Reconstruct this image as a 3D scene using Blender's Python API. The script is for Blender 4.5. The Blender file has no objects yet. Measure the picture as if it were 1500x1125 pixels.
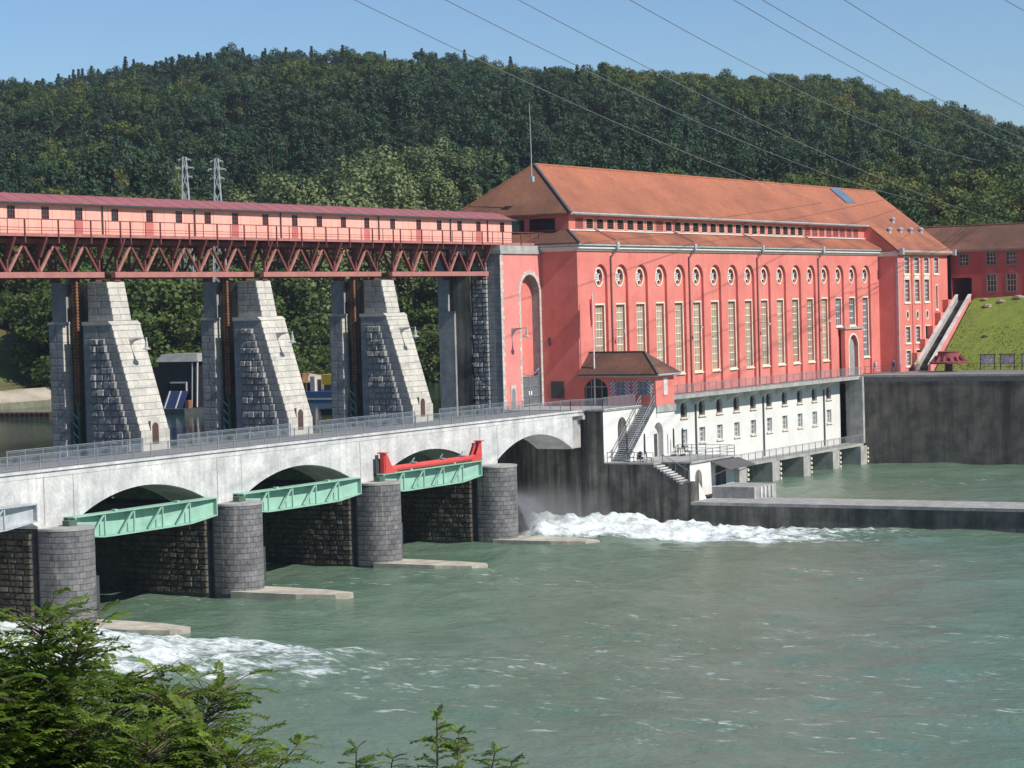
import bpy, bmesh, math, random
import numpy as np
from mathutils import Vector, Matrix

SC = bpy.context.scene
COL = SC.collection
rnd = random.Random(7)

# ------------------------------------------------------------------ camera
# X runs along the weir towards the powerhouse, Y runs upstream, z = 0 is the road coping
def _cam():
    v1 = (1962.0, -167.5); v2 = (-5850.0, 47.5)
    f = math.sqrt(-(v1[0]*v2[0] + v1[1]*v2[1]))
    ax = Vector((v1[0], v1[1], f)).normalized()
    ay = Vector((v2[0], v2[1], f)).normalized()
    az = ax.cross(ay)
    right = Vector((ax[0], ay[0], az[0])); down = Vector((ax[1], ay[1], az[1])); fwd = Vector((ax[2], ay[2], az[2]))
    return f, right, down, fwd
F_PX, C_R, C_D, C_F = _cam()
CAM = Vector((-121.09293, -107.64909, 10.30232))
cam = bpy.data.cameras.new('camera'); camo = bpy.data.objects.new('camera', cam); COL.objects.link(camo)
cam.sensor_width = 36.0; cam.lens = F_PX / 1500.0 * 36.0
cam.clip_start = 0.5; cam.clip_end = 12000
up = -C_D; bk = -C_F
camo.matrix_world = Matrix(((C_R[0], up[0], bk[0], CAM[0]), (C_R[1], up[1], bk[1], CAM[1]), (C_R[2], up[2], bk[2], CAM[2]), (0, 0, 0, 1)))
SC.camera = camo
cam.dof.use_dof = False

def at_depth(u, v, d):
    """a point seen in direction (u, v) at depth d metres along the view axis"""
    return CAM + (C_R*((u-750)/F_PX) + C_D*((v-562.5)/F_PX) + C_F) * d
def on_z(u, v, z):
    r = C_R*((u-750)/F_PX) + C_D*((v-562.5)/F_PX) + C_F
    return CAM + r * ((z - CAM.z)/r.z)

# ------------------------------------------------------------------ light
SUN_DIR = Vector((0.08, 1.0, -0.86)).normalized()          # the way the sunlight travels
w = bpy.data.worlds.new('World'); SC.world = w; w.use_nodes = True
nt = w.node_tree; nt.nodes.clear()
sky = nt.nodes.new('ShaderNodeTexSky'); sky.sky_type = 'NISHITA'; sky.sun_disc = False
sky.sun_elevation = math.asin(-SUN_DIR.z); sky.sun_rotation = math.atan2(-SUN_DIR.x, -SUN_DIR.y)
sky.altitude = 300; sky.air_density = 1.0; sky.dust_density = 0.05; sky.ozone_density = 7.0
bg = nt.nodes.new('ShaderNodeBackground'); bg.inputs['Strength'].default_value = 0.098
wo = nt.nodes.new('ShaderNodeOutputWorld')
nt.links.new(sky.outputs[0], bg.inputs[0]); nt.links.new(bg.outputs[0], wo.inputs[0])
sun = bpy.data.lights.new('sun', 'SUN'); sun.energy = 5.0; sun.angle = math.radians(0.53); sun.color = (1.0, 0.95, 0.87)
suno = bpy.data.objects.new('sun', sun); COL.objects.link(suno)
suno.rotation_euler = SUN_DIR.to_track_quat('-Z', 'Y').to_euler(); suno.location = (0, -60, 90)
SC.view_settings.view_transform = 'Standard'; SC.view_settings.look = 'None'
SC.view_settings.exposure = 0.2; SC.view_settings.gamma = 1.0

# ------------------------------------------------------------------ helpers
def lin(r, g, b, k=1.0):
    def c(x):
        x /= 255.0
        return (x/12.92 if x <= 0.04045 else ((x+0.055)/1.055)**2.4) * k
    return (c(r), c(g), c(b))

WORLD = {}
class MB:
    def __init__(s): s.v = []; s.f = []
    def add(s, vs, fs):
        n = len(s.v); s.v += [tuple(p) for p in vs]; s.f += [tuple(i+n for i in f) for f in fs]; return s
    def box(s, x0, x1, y0, y1, z0, z1):
        return s.add([(x0,y0,z0),(x1,y0,z0),(x1,y1,z0),(x0,y1,z0),(x0,y0,z1),(x1,y0,z1),(x1,y1,z1),(x0,y1,z1)],
                     [(0,3,2,1),(4,5,6,7),(0,1,5,4),(1,2,6,5),(2,3,7,6),(3,0,4,7)])
    def poly(s, pts): return s.add(pts, [tuple(range(len(pts)))])
    def prism(s, pts, ext):
        """closed polygon pts swept by the vector ext"""
        n = len(pts); e = Vector(ext)
        vs = [Vector(p) for p in pts] + [Vector(p)+e for p in pts]
        fs = [tuple(range(n))[::-1], tuple(range(n, 2*n))] + [(i, (i+1) % n, n+(i+1) % n, n+i) for i in range(n)]
        return s.add(vs, fs)
    def bar(s, a, b, w, h=None, upv=(0,0,1)):
        h = w if h is None else h
        a = Vector(a); b = Vector(b); d = (b-a).normalized(); u = Vector(upv)
        if abs(d.dot(u)) > 0.98: u = Vector((0,1,0))
        r = d.cross(u).normalized()*w/2; u = r.cross(d).normalized()*h/2
        vs = [p + r*i + u*j for p in (a, b) for i, j in ((-1,-1),(1,-1),(1,1),(-1,1))]
        return s.add(vs, [(0,1,2,3),(7,6,5,4),(0,4,5,1),(1,5,6,2),(2,6,7,3),(3,7,4,0)])
    def tube(s, pts, r, n=6, cap=True):
        pts = [Vector(p) for p in pts]; rs = r if isinstance(r, (list, tuple)) else [r]*len(pts)
        base = len(s.v); fs = []; vs = []
        for i, p in enumerate(pts):
            d = (pts[min(i+1, len(pts)-1)] - pts[max(i-1, 0)]).normalized()
            u = Vector((0,0,1)) if abs(d.z) < 0.95 else Vector((0,1,0))
            x = d.cross(u).normalized(); y = x.cross(d)
            for k in range(n):
                a = 2*math.pi*k/n; vs.append(p + x*math.cos(a)*rs[i] + y*math.sin(a)*rs[i])
        for i in range(len(pts)-1):
            for k in range(n): fs.append((i*n+k, i*n+(k+1) % n, (i+1)*n+(k+1) % n, (i+1)*n+k))
        if cap: fs.append(tuple(range(n))[::-1]); fs.append(tuple(range((len(pts)-1)*n, len(pts)*n)))
        return s.add(vs, fs)
    def lathe(s, c, prof, n=16):
        """prof: list of (radius, z) turned round the vertical axis through c"""
        vs = []; fs = []
        for r, z in prof:
            for k in range(n):
                a = 2*math.pi*k/n; vs.append((c[0]+r*math.cos(a), c[1]+r*math.sin(a), c[2]+z))
        for i in range(len(prof)-1):
            for k in range(n): fs.append((i*n+k, i*n+(k+1) % n, (i+1)*n+(k+1) % n, (i+1)*n+k))
        fs.append(tuple(range(n))[::-1]); fs.append(tuple(range((len(prof)-1)*n, len(prof)*n)))
        return s.add(vs, fs)
    def mesh(s, name, smooth=False):
        m = bpy.data.meshes.new(name); m.from_pydata(s.v, [], s.f)
        m.validate(verbose=False); m.update()
        bm = bmesh.new(); bm.from_mesh(m); bmesh.ops.recalc_face_normals(bm, faces=bm.faces); bm.to_mesh(m); bm.free()
        if smooth: m.polygons.foreach_set('use_smooth', [True]*len(m.polygons))
        return m
    def build(s, name, mat, parent=None, smooth=False):
        return put(name, s.mesh(name, smooth), mat, parent)

def put(name, me, mat, parent=None, loc=None, scale=None, rotz=0.0):
    if mat is not None and not me.materials: me.materials.append(mat)
    o = bpy.data.objects.new(name, me); COL.objects.link(o)
    L = Vector(loc) if loc is not None else Vector((0, 0, 0))
    if parent is not None:
        o.parent = parent; o.location = L - WORLD.get(parent.name, Vector((0,0,0)))
    else: o.location = L
    if scale is not None: o.scale = scale
    o.rotation_euler = (0, 0, rotz)
    WORLD[o.name] = L
    return o
def tag(o, label, cat, group=None):
    o['label'] = label; o['category'] = cat
    if group: o['group'] = group
    return o
def thing(name, label, cat, loc=(0,0,0), group=None):
    o = bpy.data.objects.new(name, None); COL.objects.link(o); o.location = loc; o.empty_display_size = 0.3
    WORLD[o.name] = Vector(loc)
    return tag(o, label, cat, group)
def structure(o): o['kind'] = 'structure'; return o
def stuff(o): o['kind'] = 'stuff'; return o

def arc(cx, cz, rx, rz, a0, a1, n):
    return [(cx + rx*math.cos(a0+(a1-a0)*i/n), cz + rz*math.sin(a0+(a1-a0)*i/n)) for i in range(n+1)]
def half_outline(op, side, n=10):
    """outline of one half (side -1 left, 1 right) of an opening from its bottom centre to its top centre"""
    k, xc, hw, zb, zt = op[:5]
    if k == 'rect': return [(xc, zb), (xc+side*hw, zb), (xc+side*hw, zt), (xc, zt)]
    if k == 'arch':
        rise = op[5] if len(op) > 5 else hw
        zs = zt - rise
        if rise >= hw*0.99: pts = [(xc+side*hw*math.cos(a), zs+rise*math.sin(a)) for a in [math.pi/2*i/n for i in range(n+1)]]
        else:
            R = (hw*hw + rise*rise)/(2*rise); cz = zt - R; a0 = math.asin(hw/R)
            pts = [(xc+side*R*math.sin(a0*(1-i/n)), cz+R*math.cos(a0*(1-i/n))) for i in range(n+1)]
        pts[-1] = (xc, zt)
        return [(xc, zb), (xc+side*hw, zb)] + pts
    if k == 'circ':
        rz = (zt-zb)/2; zc = (zt+zb)/2
        return [(xc+side*hw*math.sin(a), zc-rz*math.cos(a)) for a in [math.pi*i/(2*n) for i in range(2*n+1)]]
def bay(mb, T, x0, x1, z0, z1, ops, d0=0.0, reveal=0.3, outer=None):
    """wall panel x0..x1, z0..z1 with openings stacked on one centre line; T(x, depth, z) gives the 3D point.
    outer: optional opening whose outline bounds the panel instead of the rectangle"""
    xc = ops[0][1] if ops else (x0+x1)/2
    for side in (-1, 1):
        xe = x0 if side < 0 else x1
        pts = []
        ops = sorted(ops, key=lambda o: o[3])
        if outer is None:
            if not (ops and ops[0][3] <= z0+1e-6): pts.append((xc, z0))
            for op in ops:
                h = half_outline(op, side)
                if op[3] <= z0+1e-6: h = h[1:]
                pts += h
            pts += [(xc, z1), (xe, z1), (xe, z0)]
        else:
            pts.append((xc, outer[3]))
            for op in ops: pts += half_outline(op, side)
            pts += half_outline(outer, side)[::-1][:-1]
        mb.poly([T(x, d0, z) for x, z in pts])
        for op in ops:
            h = half_outline(op, side)
            rv = op[6] if len(op) > 6 else reveal
            if op[3] <= z0+1e-6 and outer is None: h = h[1:]
            for a, b in zip(h, h[1:]):
                if abs(a[0]-b[0])+abs(a[1]-b[1]) < 1e-6: continue
                mb.poly([T(a[0], d0, a[1]), T(b[0], d0, b[1]), T(b[0], d0+rv, b[1]), T(a[0], d0+rv, a[1])])
def ring(mb, T, op, t, d, n=10):
    """flat surround of width t standing d proud in front of depth 0 round an opening"""
    k, xc, hw, zb, zt = op[:5]
    big = list(op); big[2] = hw+t; big[4] = zt+t; big[3] = zb-(t if k != 'arch' else 0)
    if k == 'arch' and len(op) > 5: big[5] = op[5]+t
    for side in (-1, 1):
        a = half_outline(op, side, n); b = half_outline(big, side, n)
        if k == 'arch': a = a[1:]; b = b[1:]
        for i in range(len(a)-1):
            q = [a[i], a[i+1], b[i+1], b[i]]
            fr = [T(x, -d, z) for x, z in q]; bk_ = [T(x, 0.02, z) for x, z in q]
            mb.add(fr+bk_, [(0,1,2,3),(0,4,5,1),(2,6,7,3),(1,5,6,2),(3,7,4,0)])

# ------------------------------------------------------------------ materials
MATS = {}
def nodes(name):
    m = bpy.data.materials.new(name); m.use_nodes = True; t = m.node_tree
    return m, t, t.nodes['Principled BSDF']
def nz(t, vec, scale, detail=4.0, rough=0.55):
    n = t.nodes.new('ShaderNodeTexNoise'); n.inputs['Scale'].default_value = scale
    n.inputs['Detail'].default_value = detail; n.inputs['Roughness'].default_value = rough
    t.links.new(vec, n.inputs['Vector']); return n.outputs['Fac']
def ramp(t, fac, stops):
    r = t.nodes.new('ShaderNodeValToRGB'); e = r.color_ramp.elements
    while len(e) < len(stops): e.new(0.5)
    for i, (p, c) in enumerate(stops):
        e[i].position = p; e[i].color = (c[0], c[1], c[2], 1) if hasattr(c, '__len__') else (c, c, c, 1)
    t.links.new(fac, r.inputs[0]); return r.outputs[0]
def mix(t, fac, a, b, mode='MIX'):
    m = t.nodes.new('ShaderNodeMix'); m.data_type = 'RGBA'; m.blend_type = mode
    for s_, x in ((0, fac), (6, a), (7, b)):
        if hasattr(x, 'is_output') or isinstance(x, bpy.types.NodeSocket): t.links.new(x, m.inputs[s_])
        elif s_ == 0: m.inputs[0].default_value = x
        else: m.inputs[s_].default_value = (x[0], x[1], x[2], 1)
    return m.outputs[2]
def pos(t, sc=(1,1,1), obj=False):
    if obj:
        g = t.nodes.new('ShaderNodeTexCoord'); o = g.outputs['Object']
    else:
        g = t.nodes.new('ShaderNodeNewGeometry'); o = g.outputs['Position']
    if sc == (1,1,1): return o
    m = t.nodes.new('ShaderNodeMapping'); m.inputs['Scale'].default_value = sc
    t.links.new(o, m.inputs['Vector']); return m.outputs[0]
def M(name, col, col2=None, scale=1.5, rough=0.85, bump=0.0, bscale=12.0, streak=0.0, streakcol=(0.05,0.05,0.045), sscale=1.2,
      metallic=0.0, rand=0.0, obj=False, lo=0.35, hi=0.68, spec=0.3, fine=0.12, slo=0.5, shi=0.75):
    m, t, b = nodes(name)
    p = pos(t, obj=obj)
    col2 = col2 or tuple(c*0.72 for c in col)
    c = ramp(t, nz(t, p, scale, 6, 0.6), [(lo, col2), (hi, col)])
    if fine:
        f = ramp(t, nz(t, p, scale*9, 3), [(0.3, 1-fine), (0.7, 1+fine)]); c = mix(t, 1.0, c, f, 'MULTIPLY')
    if streak:
        s1 = nz(t, pos(t, (sscale, sscale, sscale*0.07), obj), 1.6, 5, 0.6)
        fac = ramp(t, s1, [(slo, 0.0), (shi, streak)]); c = mix(t, fac, c, streakcol)
    if rand:
        oi = t.nodes.new('ShaderNodeObjectInfo')
        r = ramp(t, oi.outputs['Random'], [(0.0, 1-rand), (1.0, 1+rand)]); c = mix(t, 1.0, c, r, 'MULTIPLY')
    t.links.new(c, b.inputs['Base Color'])
    b.inputs['Roughness'].default_value = rough; b.inputs['Metallic'].default_value = metallic
    b.inputs['Specular IOR Level'].default_value = spec
    if bump:
        bn = t.nodes.new('ShaderNodeBump'); bn.inputs['Strength'].default_value = 1.0; bn.inputs['Distance'].default_value = bump
        t.links.new(nz(t, p, bscale, 5), bn.inputs['Height']); t.links.new(bn.outputs[0], b.inputs['Normal'])
    MATS[name] = m
    return m
concrete_w = M('weathered pale concrete', (.64,.635,.61), (.38,.38,.375), .45, bump=.01, streak=.3, streakcol=(.16,.16,.155), sscale=1.0)
concrete_g = M('grey concrete', (.42,.41,.38), (.26,.26,.25), .8, bump=.01, streak=.4, streakcol=(.12,.12,.11))
concrete_d = M('dark stained concrete', (.25,.235,.20), (.08,.076,.066), .35, bump=.02, streak=.9, streakcol=(.028,.028,.026), sscale=.7, slo=.4, shi=.62)
concrete_q = M('weathered quay concrete', (.21,.195,.165), (.085,.08,.07), .5, bump=.02, streak=.85, streakcol=(.04,.04,.036), sscale=.5, slo=.45, shi=.7)
asphalt = M('asphalt road', (.22,.22,.22), (.15,.15,.15), 2.0, bump=.004)
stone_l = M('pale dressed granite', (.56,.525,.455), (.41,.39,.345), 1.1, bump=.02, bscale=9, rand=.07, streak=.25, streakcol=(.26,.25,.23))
stone_shade = M('shade toned hewn granite', (.33,.325,.32), (.22,.22,.22), 1.3, bump=.03, bscale=7, rand=.10, streak=.25, streakcol=(.07,.07,.07))  # darker copy of the pale granite; shade of unlit faces in its colour
stone_p = M('dark wet river granite', (.20,.195,.195), (.11,.108,.112), 1.2, bump=.03, bscale=7, rand=.14, streak=.8, streakcol=(.42,.38,.31), sscale=.9, slo=.6, shi=.74)
stone_b = M('brown mossy river stone', (.15,.13,.10), (.055,.05,.042), 1.0, bump=.03, bscale=7, rand=.25, streak=.4, streakcol=(.03,.03,.02))
mortar = M('dark mortar joint', (.15,.145,.14), (.09,.09,.09), 2.0)
mortar_l = M('pale mortar joint', (.46,.435,.385), (.36,.345,.31), 2.0)
pipe_r = M('dusky red painted pipe', (.22,.11,.105), (.17,.08,.08), 1.0, rough=.6)
pink = M('salmon rendered wall', (.68,.25,.225), (.60,.21,.185), .45, streak=.15, streakcol=(.36,.11,.1), fine=.04)
red = M('red rendered wall', (.68,.22,.18), (.55,.16,.13), .22, streak=.28, streakcol=(.40,.10,.085), fine=.06, sscale=.8)
red_d = M('deep red rendered wall', (.46,.10,.09), (.37,.075,.07), .35, streak=.15, streakcol=(.2,.04,.04), fine=.05)
white = M('white rendered wall', (.68,.67,.64), (.60,.59,.56), .5, streak=.2, streakcol=(.5,.46,.4), fine=.04)
cream = M('cream stone trim', (.74,.68,.54), (.60,.54,.43), 1.6, fine=.06)
peach = M('salmon painted boards', (.82,.40,.32), (.76,.36,.285), .7, rand=.05, fine=.04, streak=.12, streakcol=(.5,.2,.16))
mauve = M('mauve metal roof', (.33,.12,.125), (.27,.10,.105), .6, rough=.55, fine=.05)
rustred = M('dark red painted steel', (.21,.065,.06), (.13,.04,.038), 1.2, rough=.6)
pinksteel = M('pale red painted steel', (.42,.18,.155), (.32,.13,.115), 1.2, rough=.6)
green_s = M('pale green painted steel', (.30,.50,.40), (.25,.43,.34), .9, rough=.5, streak=.3, streakcol=(.17,.25,.18), fine=.05)
green_d = M('dark green gate steel', (.10,.17,.11), (.06,.10,.07), 1.0, rough=.6, streak=.4, streakcol=(.03,.04,.03))
red_s = M('bright red painted steel', (.62,.085,.075), (.5,.06,.055), .8, rough=.5, fine=.05)
steel = M('galvanised steel', (.30,.33,.36), (.22,.25,.28), 2.0, rough=.45, metallic=.3)
steel_d = M('dark grey steel', (.07,.075,.08), (.045,.05,.05), 2.0, rough=.5)
lampgrey = M('grey enamelled lamp metal', (.40,.41,.42), (.33,.34,.35), 2.0, rough=.4)
rust = M('rusty gear rack', (.30,.14,.075), (.17,.08,.05), 2.0, rough=.8)
zinc = M('pale zinc gutter', (.50,.53,.55), (.36,.38,.40), 1.0, rough=.45, metallic=.2)
copper = M('dark weathered lead', (.10,.10,.105), (.07,.07,.075), 2.0, rough=.6)
wood_d = M('dark wood', (.10,.06,.045), (.06,.035,.03), 2.5)
black = M('black paint', (.018,.018,.02), (.012,.012,.014), 2.0, rough=.5)
sandm = M('pale river sand', (.46,.40,.31), (.32,.28,.21), .3, bump=.03, bscale=3)
apron = M('pale concrete apron', (.58,.53,.43), (.34,.31,.25), .7, bump=.02)
yellow = M('yellow machine paint', (.72,.46,.03), (.6,.37,.03), 1.5, rough=.5)
blue = M('blue barge paint', (.06,.13,.30), (.045,.10,.24), 1.0, rough=.5)
orange = M('orange machine paint', (.55,.16,.04), (.4,.11,.03), 1.5, rough=.5)
paleblue = M('pale blue glazing frame', (.45,.52,.58), None, 1.5, rough=.4)

def tile_mat(name, c1, c2, c3, axis):
    """clay roof tiles: colour patches, single tiles lighter or darker, courses and columns as fine relief"""
    m, t, b = nodes(name)
    p = pos(t)
    c = ramp(t, nz(t, p, .16, 6, .62), [(.30, c2), (.52, c1), (.80, c3)])
    sc = (3.4, .0, 3.6) if axis == 'x' else (.0, 3.4, 3.6)
    v = t.nodes.new('ShaderNodeTexVoronoi'); v.inputs['Scale'].default_value = 1.0; v.inputs['Randomness'].default_value = .25
    t.links.new(pos(t, sc), v.inputs['Vector'])
    bw = t.nodes.new('ShaderNodeRGBToBW'); t.links.new(v.outputs['Color'], bw.inputs[0])
    c = mix(t, 1.0, c, ramp(t, bw.outputs[0], [(0.1, .90), (.9, 1.08)]), 'MULTIPLY')
    s1 = ramp(t, nz(t, pos(t, (.5, .5, .12)), 1.5, 6, .65), [(.55, 0.0), (.8, .55)])
    c = mix(t, s1, c, tuple(x*.45 for x in c2))
    # lichen and soot gathered on the lower courses, broken up by noise
    sx = t.nodes.new('ShaderNodeSeparateXYZ'); t.links.new(p, sx.inputs[0])
    mr = t.nodes.new('ShaderNodeMapRange'); mr.inputs[1].default_value = 23.8; mr.inputs[2].default_value = 19.0; t.links.new(sx.outputs[2], mr.inputs[0])
    ml = t.nodes.new('ShaderNodeMath'); ml.operation = 'MULTIPLY'; t.links.new(mr.outputs[0], ml.inputs[0])
    t.links.new(ramp(t, nz(t, pos(t, (.22, .22, .3)), 1.0, 6, .65), [(.36, 0.0), (.62, .85)]), ml.inputs[1])
    c = mix(t, ml.outputs[0], c, tuple(x*.62+.012 for x in c2))
    t.links.new(c, b.inputs['Base Color']); b.inputs['Roughness'].default_value = .85
    b.inputs['Specular IOR Level'].default_value = .2
    bn = t.nodes.new('ShaderNodeBump'); bn.inputs['Distance'].default_value = .025; bn.inputs['Strength'].default_value = .7
    t.links.new(v.outputs['Distance'], bn.inputs['Height']); t.links.new(bn.outputs[0], b.inputs['Normal'])
    MATS[name] = m
    return m
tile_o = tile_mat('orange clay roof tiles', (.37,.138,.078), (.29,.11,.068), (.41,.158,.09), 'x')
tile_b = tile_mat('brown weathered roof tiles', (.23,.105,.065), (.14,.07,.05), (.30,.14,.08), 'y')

def glass_mat(name, col, rough=.08, spec=.6):
    m, t, b = nodes(name); p = pos(t)
    c = ramp(t, nz(t, p, .9, 3), [(.3, tuple(x*.75 for x in col)), (.7, col)])
    oi = t.nodes.new('ShaderNodeObjectInfo'); c = mix(t, 1.0, c, ramp(t, oi.outputs['Random'], [(0, .72), (1, 1.15)]), 'MULTIPLY')
    t.links.new(c, b.inputs['Base Color']); b.inputs['Roughness'].default_value = rough
    b.inputs['Specular IOR Level'].default_value = spec
    MATS[name] = m; return m
glass_d = glass_mat('dark window glass', (.025,.03,.035))
glass_g = glass_mat('grey window glass', (.22,.25,.28), .12)
blind = glass_mat('glass with beige blinds behind', (.62,.49,.30), .25, .4)

def leaf_mat(name, cols, rand=.25, trans=.25, hue=None):
    m, t, b = nodes(name)
    oi = t.nodes.new('ShaderNodeObjectInfo'); at = t.nodes.new('ShaderNodeAttribute'); at.attribute_name = 'tint'
    c = ramp(t, oi.outputs['Random'], [(i/(max(1, len(cols)-1)), k) for i, k in enumerate(cols)])
    c = mix(t, 1.0, c, ramp(t, at.outputs['Fac'], [(0, 1-rand), (1, 1+rand)]), 'MULTIPLY')
    t.links.new(c, b.inputs['Base Color']); b.inputs['Roughness'].default_value = .6
    b.inputs['Specular IOR Level'].default_value = .25
    tr = t.nodes.new('ShaderNodeBsdfTranslucent'); ms = t.nodes.new('ShaderNodeMixShader'); ms.inputs[0].default_value = trans
    t.links.new(c, tr.inputs[0]); t.links.new(b.outputs[0], ms.inputs[1]); t.links.new(tr.outputs[0], ms.inputs[2])
    t.links.new(ms.outputs[0], t.nodes['Material Output'].inputs[0])
    MATS[name] = m; return m
leaf_broad = leaf_mat('broadleaf foliage', [(.048,.085,.024), (.066,.11,.026), (.095,.13,.031), (.054,.094,.026), (.072,.11,.024), (.135,.13,.03)], .3)
leaf_con = leaf_mat('conifer foliage', [(.024,.055,.026), (.034,.07,.032), (.042,.076,.032), (.028,.06,.03)], .28, .15)
leaf_wil = leaf_mat('grey green poplar foliage', [(.15,.19,.072), (.18,.22,.09), (.13,.17,.066)], .32)
leaf_shr = leaf_mat('locust foliage', [(.17,.26,.04), (.20,.29,.045)], .4, .55)
bark = M('tree bark', (.16,.12,.085), (.09,.07,.05), 3.0, obj=True)
# ================================================================== the setting
ZW = -11.0            # tail water
ZH = -1.0             # head water
rs = np.random.RandomState(5)
def vnoise(x, y, seed=0):
    r = np.random.RandomState(seed).rand(256, 256)
    xi = np.floor(x).astype(int); yi = np.floor(y).astype(int); fx = x-xi; fy = y-yi
    fx = fx*fx*(3-2*fx); fy = fy*fy*(3-2*fy)
    g = lambda a, b: r[a % 256, b % 256]
    return (g(xi,yi)*(1-fx)*(1-fy) + g(xi+1,yi)*fx*(1-fy) + g(xi,yi+1)*(1-fx)*fy + g(xi+1,yi+1)*fx*fy)
def fbm(x, y, oct=4, seed=0):
    s = 0; a = 0.5; n = 0
    for i in range(oct):
        s = s + a*vnoise(x*2**i+13*i, y*2**i+7*i, seed+i); n += a; a *= .5
    return s/n
def sstep(a, b, x):
    t = np.clip((x-a)/(b-a), 0, 1); return t*t*(3-2*t)
def grid_mesh(name, xs, ys, Z, attrs=None):
    X, Y = np.meshgrid(xs, ys, indexing='ij'); n, m = X.shape
    co = np.stack([X, Y, Z], -1).reshape(-1, 3)
    idx = np.arange(n*m).reshape(n, m)
    q = np.stack([idx[:-1,:-1], idx[1:,:-1], idx[1:,1:], idx[:-1,1:]], -1).reshape(-1, 4)
    me = bpy.data.meshes.new(name); me.vertices.add(n*m); me.vertices.foreach_set('co', co.ravel().astype(np.float32))
    me.loops.add(q.size); me.loops.foreach_set('vertex_index', q.ravel().astype(np.int32))
    me.polygons.add(len(q)); me.polygons.foreach_set('loop_start', np.arange(0, q.size, 4, dtype=np.int32))
    me.polygons.foreach_set('use_smooth', np.ones(len(q), dtype=bool))
    for k, v in (attrs or {}).items():
        a = me.attributes.new(k, 'FLOAT', 'POINT'); a.data.foreach_set('value', v.ravel().astype(np.float32))
    me.update(); me.validate(); return me

def jets(X, Y):
    """white water below the two open sluices, running downstream"""
    s = 6 - Y
    out = np.zeros_like(X)
    for (a, b, run, k) in ((61.9, 78.4, 35.0, .86), (-16.0, -1.0, 38.0, .57)):
        drift = np.where(a > 0, .10*np.clip(s-8, 0, 60), 0)
        edge = 1.2 + .10*np.clip(s, 0, 60)
        wob = 3.0*(fbm(X*.12, Y*.12, 3, 31)-.5)
        lat = sstep(a-edge*.3+drift, a+edge*.8+drift, X+wob)*(1-sstep(b-edge*.4, b+edge*.5, X+wob*.6))
        lon = sstep(-8, -2, s)*(1-sstep(run*.45, run*1.5, s))
        out = np.maximum(out, k*lat*lon)
    return out
def mk_water():
    xs = np.concatenate([np.linspace(-700, -62, 14), np.arange(-60, 84, .45), np.arange(84.3, 170, .8)])
    ys = np.concatenate([np.linspace(-600, -92, 14), np.arange(-90, 13, .45)])
    X, Y = np.meshgrid(xs, ys, indexing='ij')
    Z = np.zeros_like(X)
    for i in range(16):
        L = 1.6*1.22**i*(.9+.2*rs.rand()); a = rs.rand()*2*math.pi; k = 2*math.pi/L
        Z += .0075*L**.7*np.sin(k*(X*math.cos(a)+Y*math.sin(a)) + rs.rand()*6.28)
    Z += .22*(fbm(X*.35, Y*.22, 4, 3)-.5)
    J = jets(X, Y)
    lump = fbm(X*.55, Y*.45, 4, 11)
    Z += J*(.15 + 1.5*(lump-.42))
    near = sstep(0, 1, J)*sstep(-16, 0, Y)
    Z += near*.55 + J*.5*sstep(.5, .8, fbm(X*1.1, Y*.9, 3, 17))
    patch = sstep(.56, .72, fbm(X*.06, Y*.05, 3, 21)) * .5
    foam = np.clip(J*1.05 + patch*.40 + .118, 0, 1)
    return grid_mesh('river_water', xs, ys, Z+ZW, {'foam': foam})
def water_mat():
    m, t, b = nodes('turbid green river water'); p = pos(t)
    at = t.nodes.new('ShaderNodeAttribute'); at.attribute_name = 'foam'
    n1 = nz(t, pos(t, (1.0, .40, 1.0)), .9, 9, .70)
    n2 = nz(t, pos(t, (1.0, .30, 1.0)), 3.4, 6, .65)
    add = t.nodes.new('ShaderNodeMath'); add.operation = 'MULTIPLY_ADD'; add.inputs[1].default_value = .45
    t.links.new(n2, add.inputs[0]); t.links.new(n1, add.inputs[2])
    thr = t.nodes.new('ShaderNodeMapRange'); thr.inputs[1].default_value = 0; thr.inputs[2].default_value = 1
    thr.inputs[3].default_value = 1.02; thr.inputs[4].default_value = .40; t.links.new(at.outputs['Fac'], thr.inputs[0])
    sub = t.nodes.new('ShaderNodeMath'); sub.operation = 'SUBTRACT'; t.links.new(add.outputs[0], sub.inputs[0]); t.links.new(thr.outputs[0], sub.inputs[1])
    fac = ramp(t, sub.outputs[0], [(0.0, 0.0), (.16, 1.0)])
    big = ramp(t, nz(t, pos(t, (1, .35, 1)), .10, 6, .6), [(.33, (.100,.168,.112)), (.67, (.140,.203,.148))])
    froth = ramp(t, nz(t, pos(t, (1, .5, 1)), 2.2, 7, .68), [(.34, (.42,.50,.49)), (.62, (.84,.86,.86))])
    c = mix(t, fac, big, froth)
    t.links.new(c, b.inputs['Base Color'])
    r = ramp(t, fac, [(0, .16), (1, .75)]); t.links.new(r, b.inputs['Roughness'])
    b.inputs['IOR'].default_value = 1.33; b.inputs['Specular IOR Level'].default_value = .34
    bn = t.nodes.new('ShaderNodeBump'); bn.inputs['Distance'].default_value = .30; bn.inputs['Strength'].default_value = .7
    h = t.nodes.new('ShaderNodeMath'); h.operation = 'MULTIPLY_ADD'; h.inputs[1].default_value = .4
    t.links.new(nz(t, pos(t, (1, .8, 1)), 3.2, 3), h.inputs[0]); t.links.new(nz(t, pos(t, (1, .7, 1)), .9, 5), h.inputs[2])
    t.links.new(h.outputs[0], bn.inputs['Height']); t.links.new(bn.outputs[0], b.inputs['Normal'])
    return m
wm = water_mat()
structure(put('river_water', mk_water(), wm))

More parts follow.
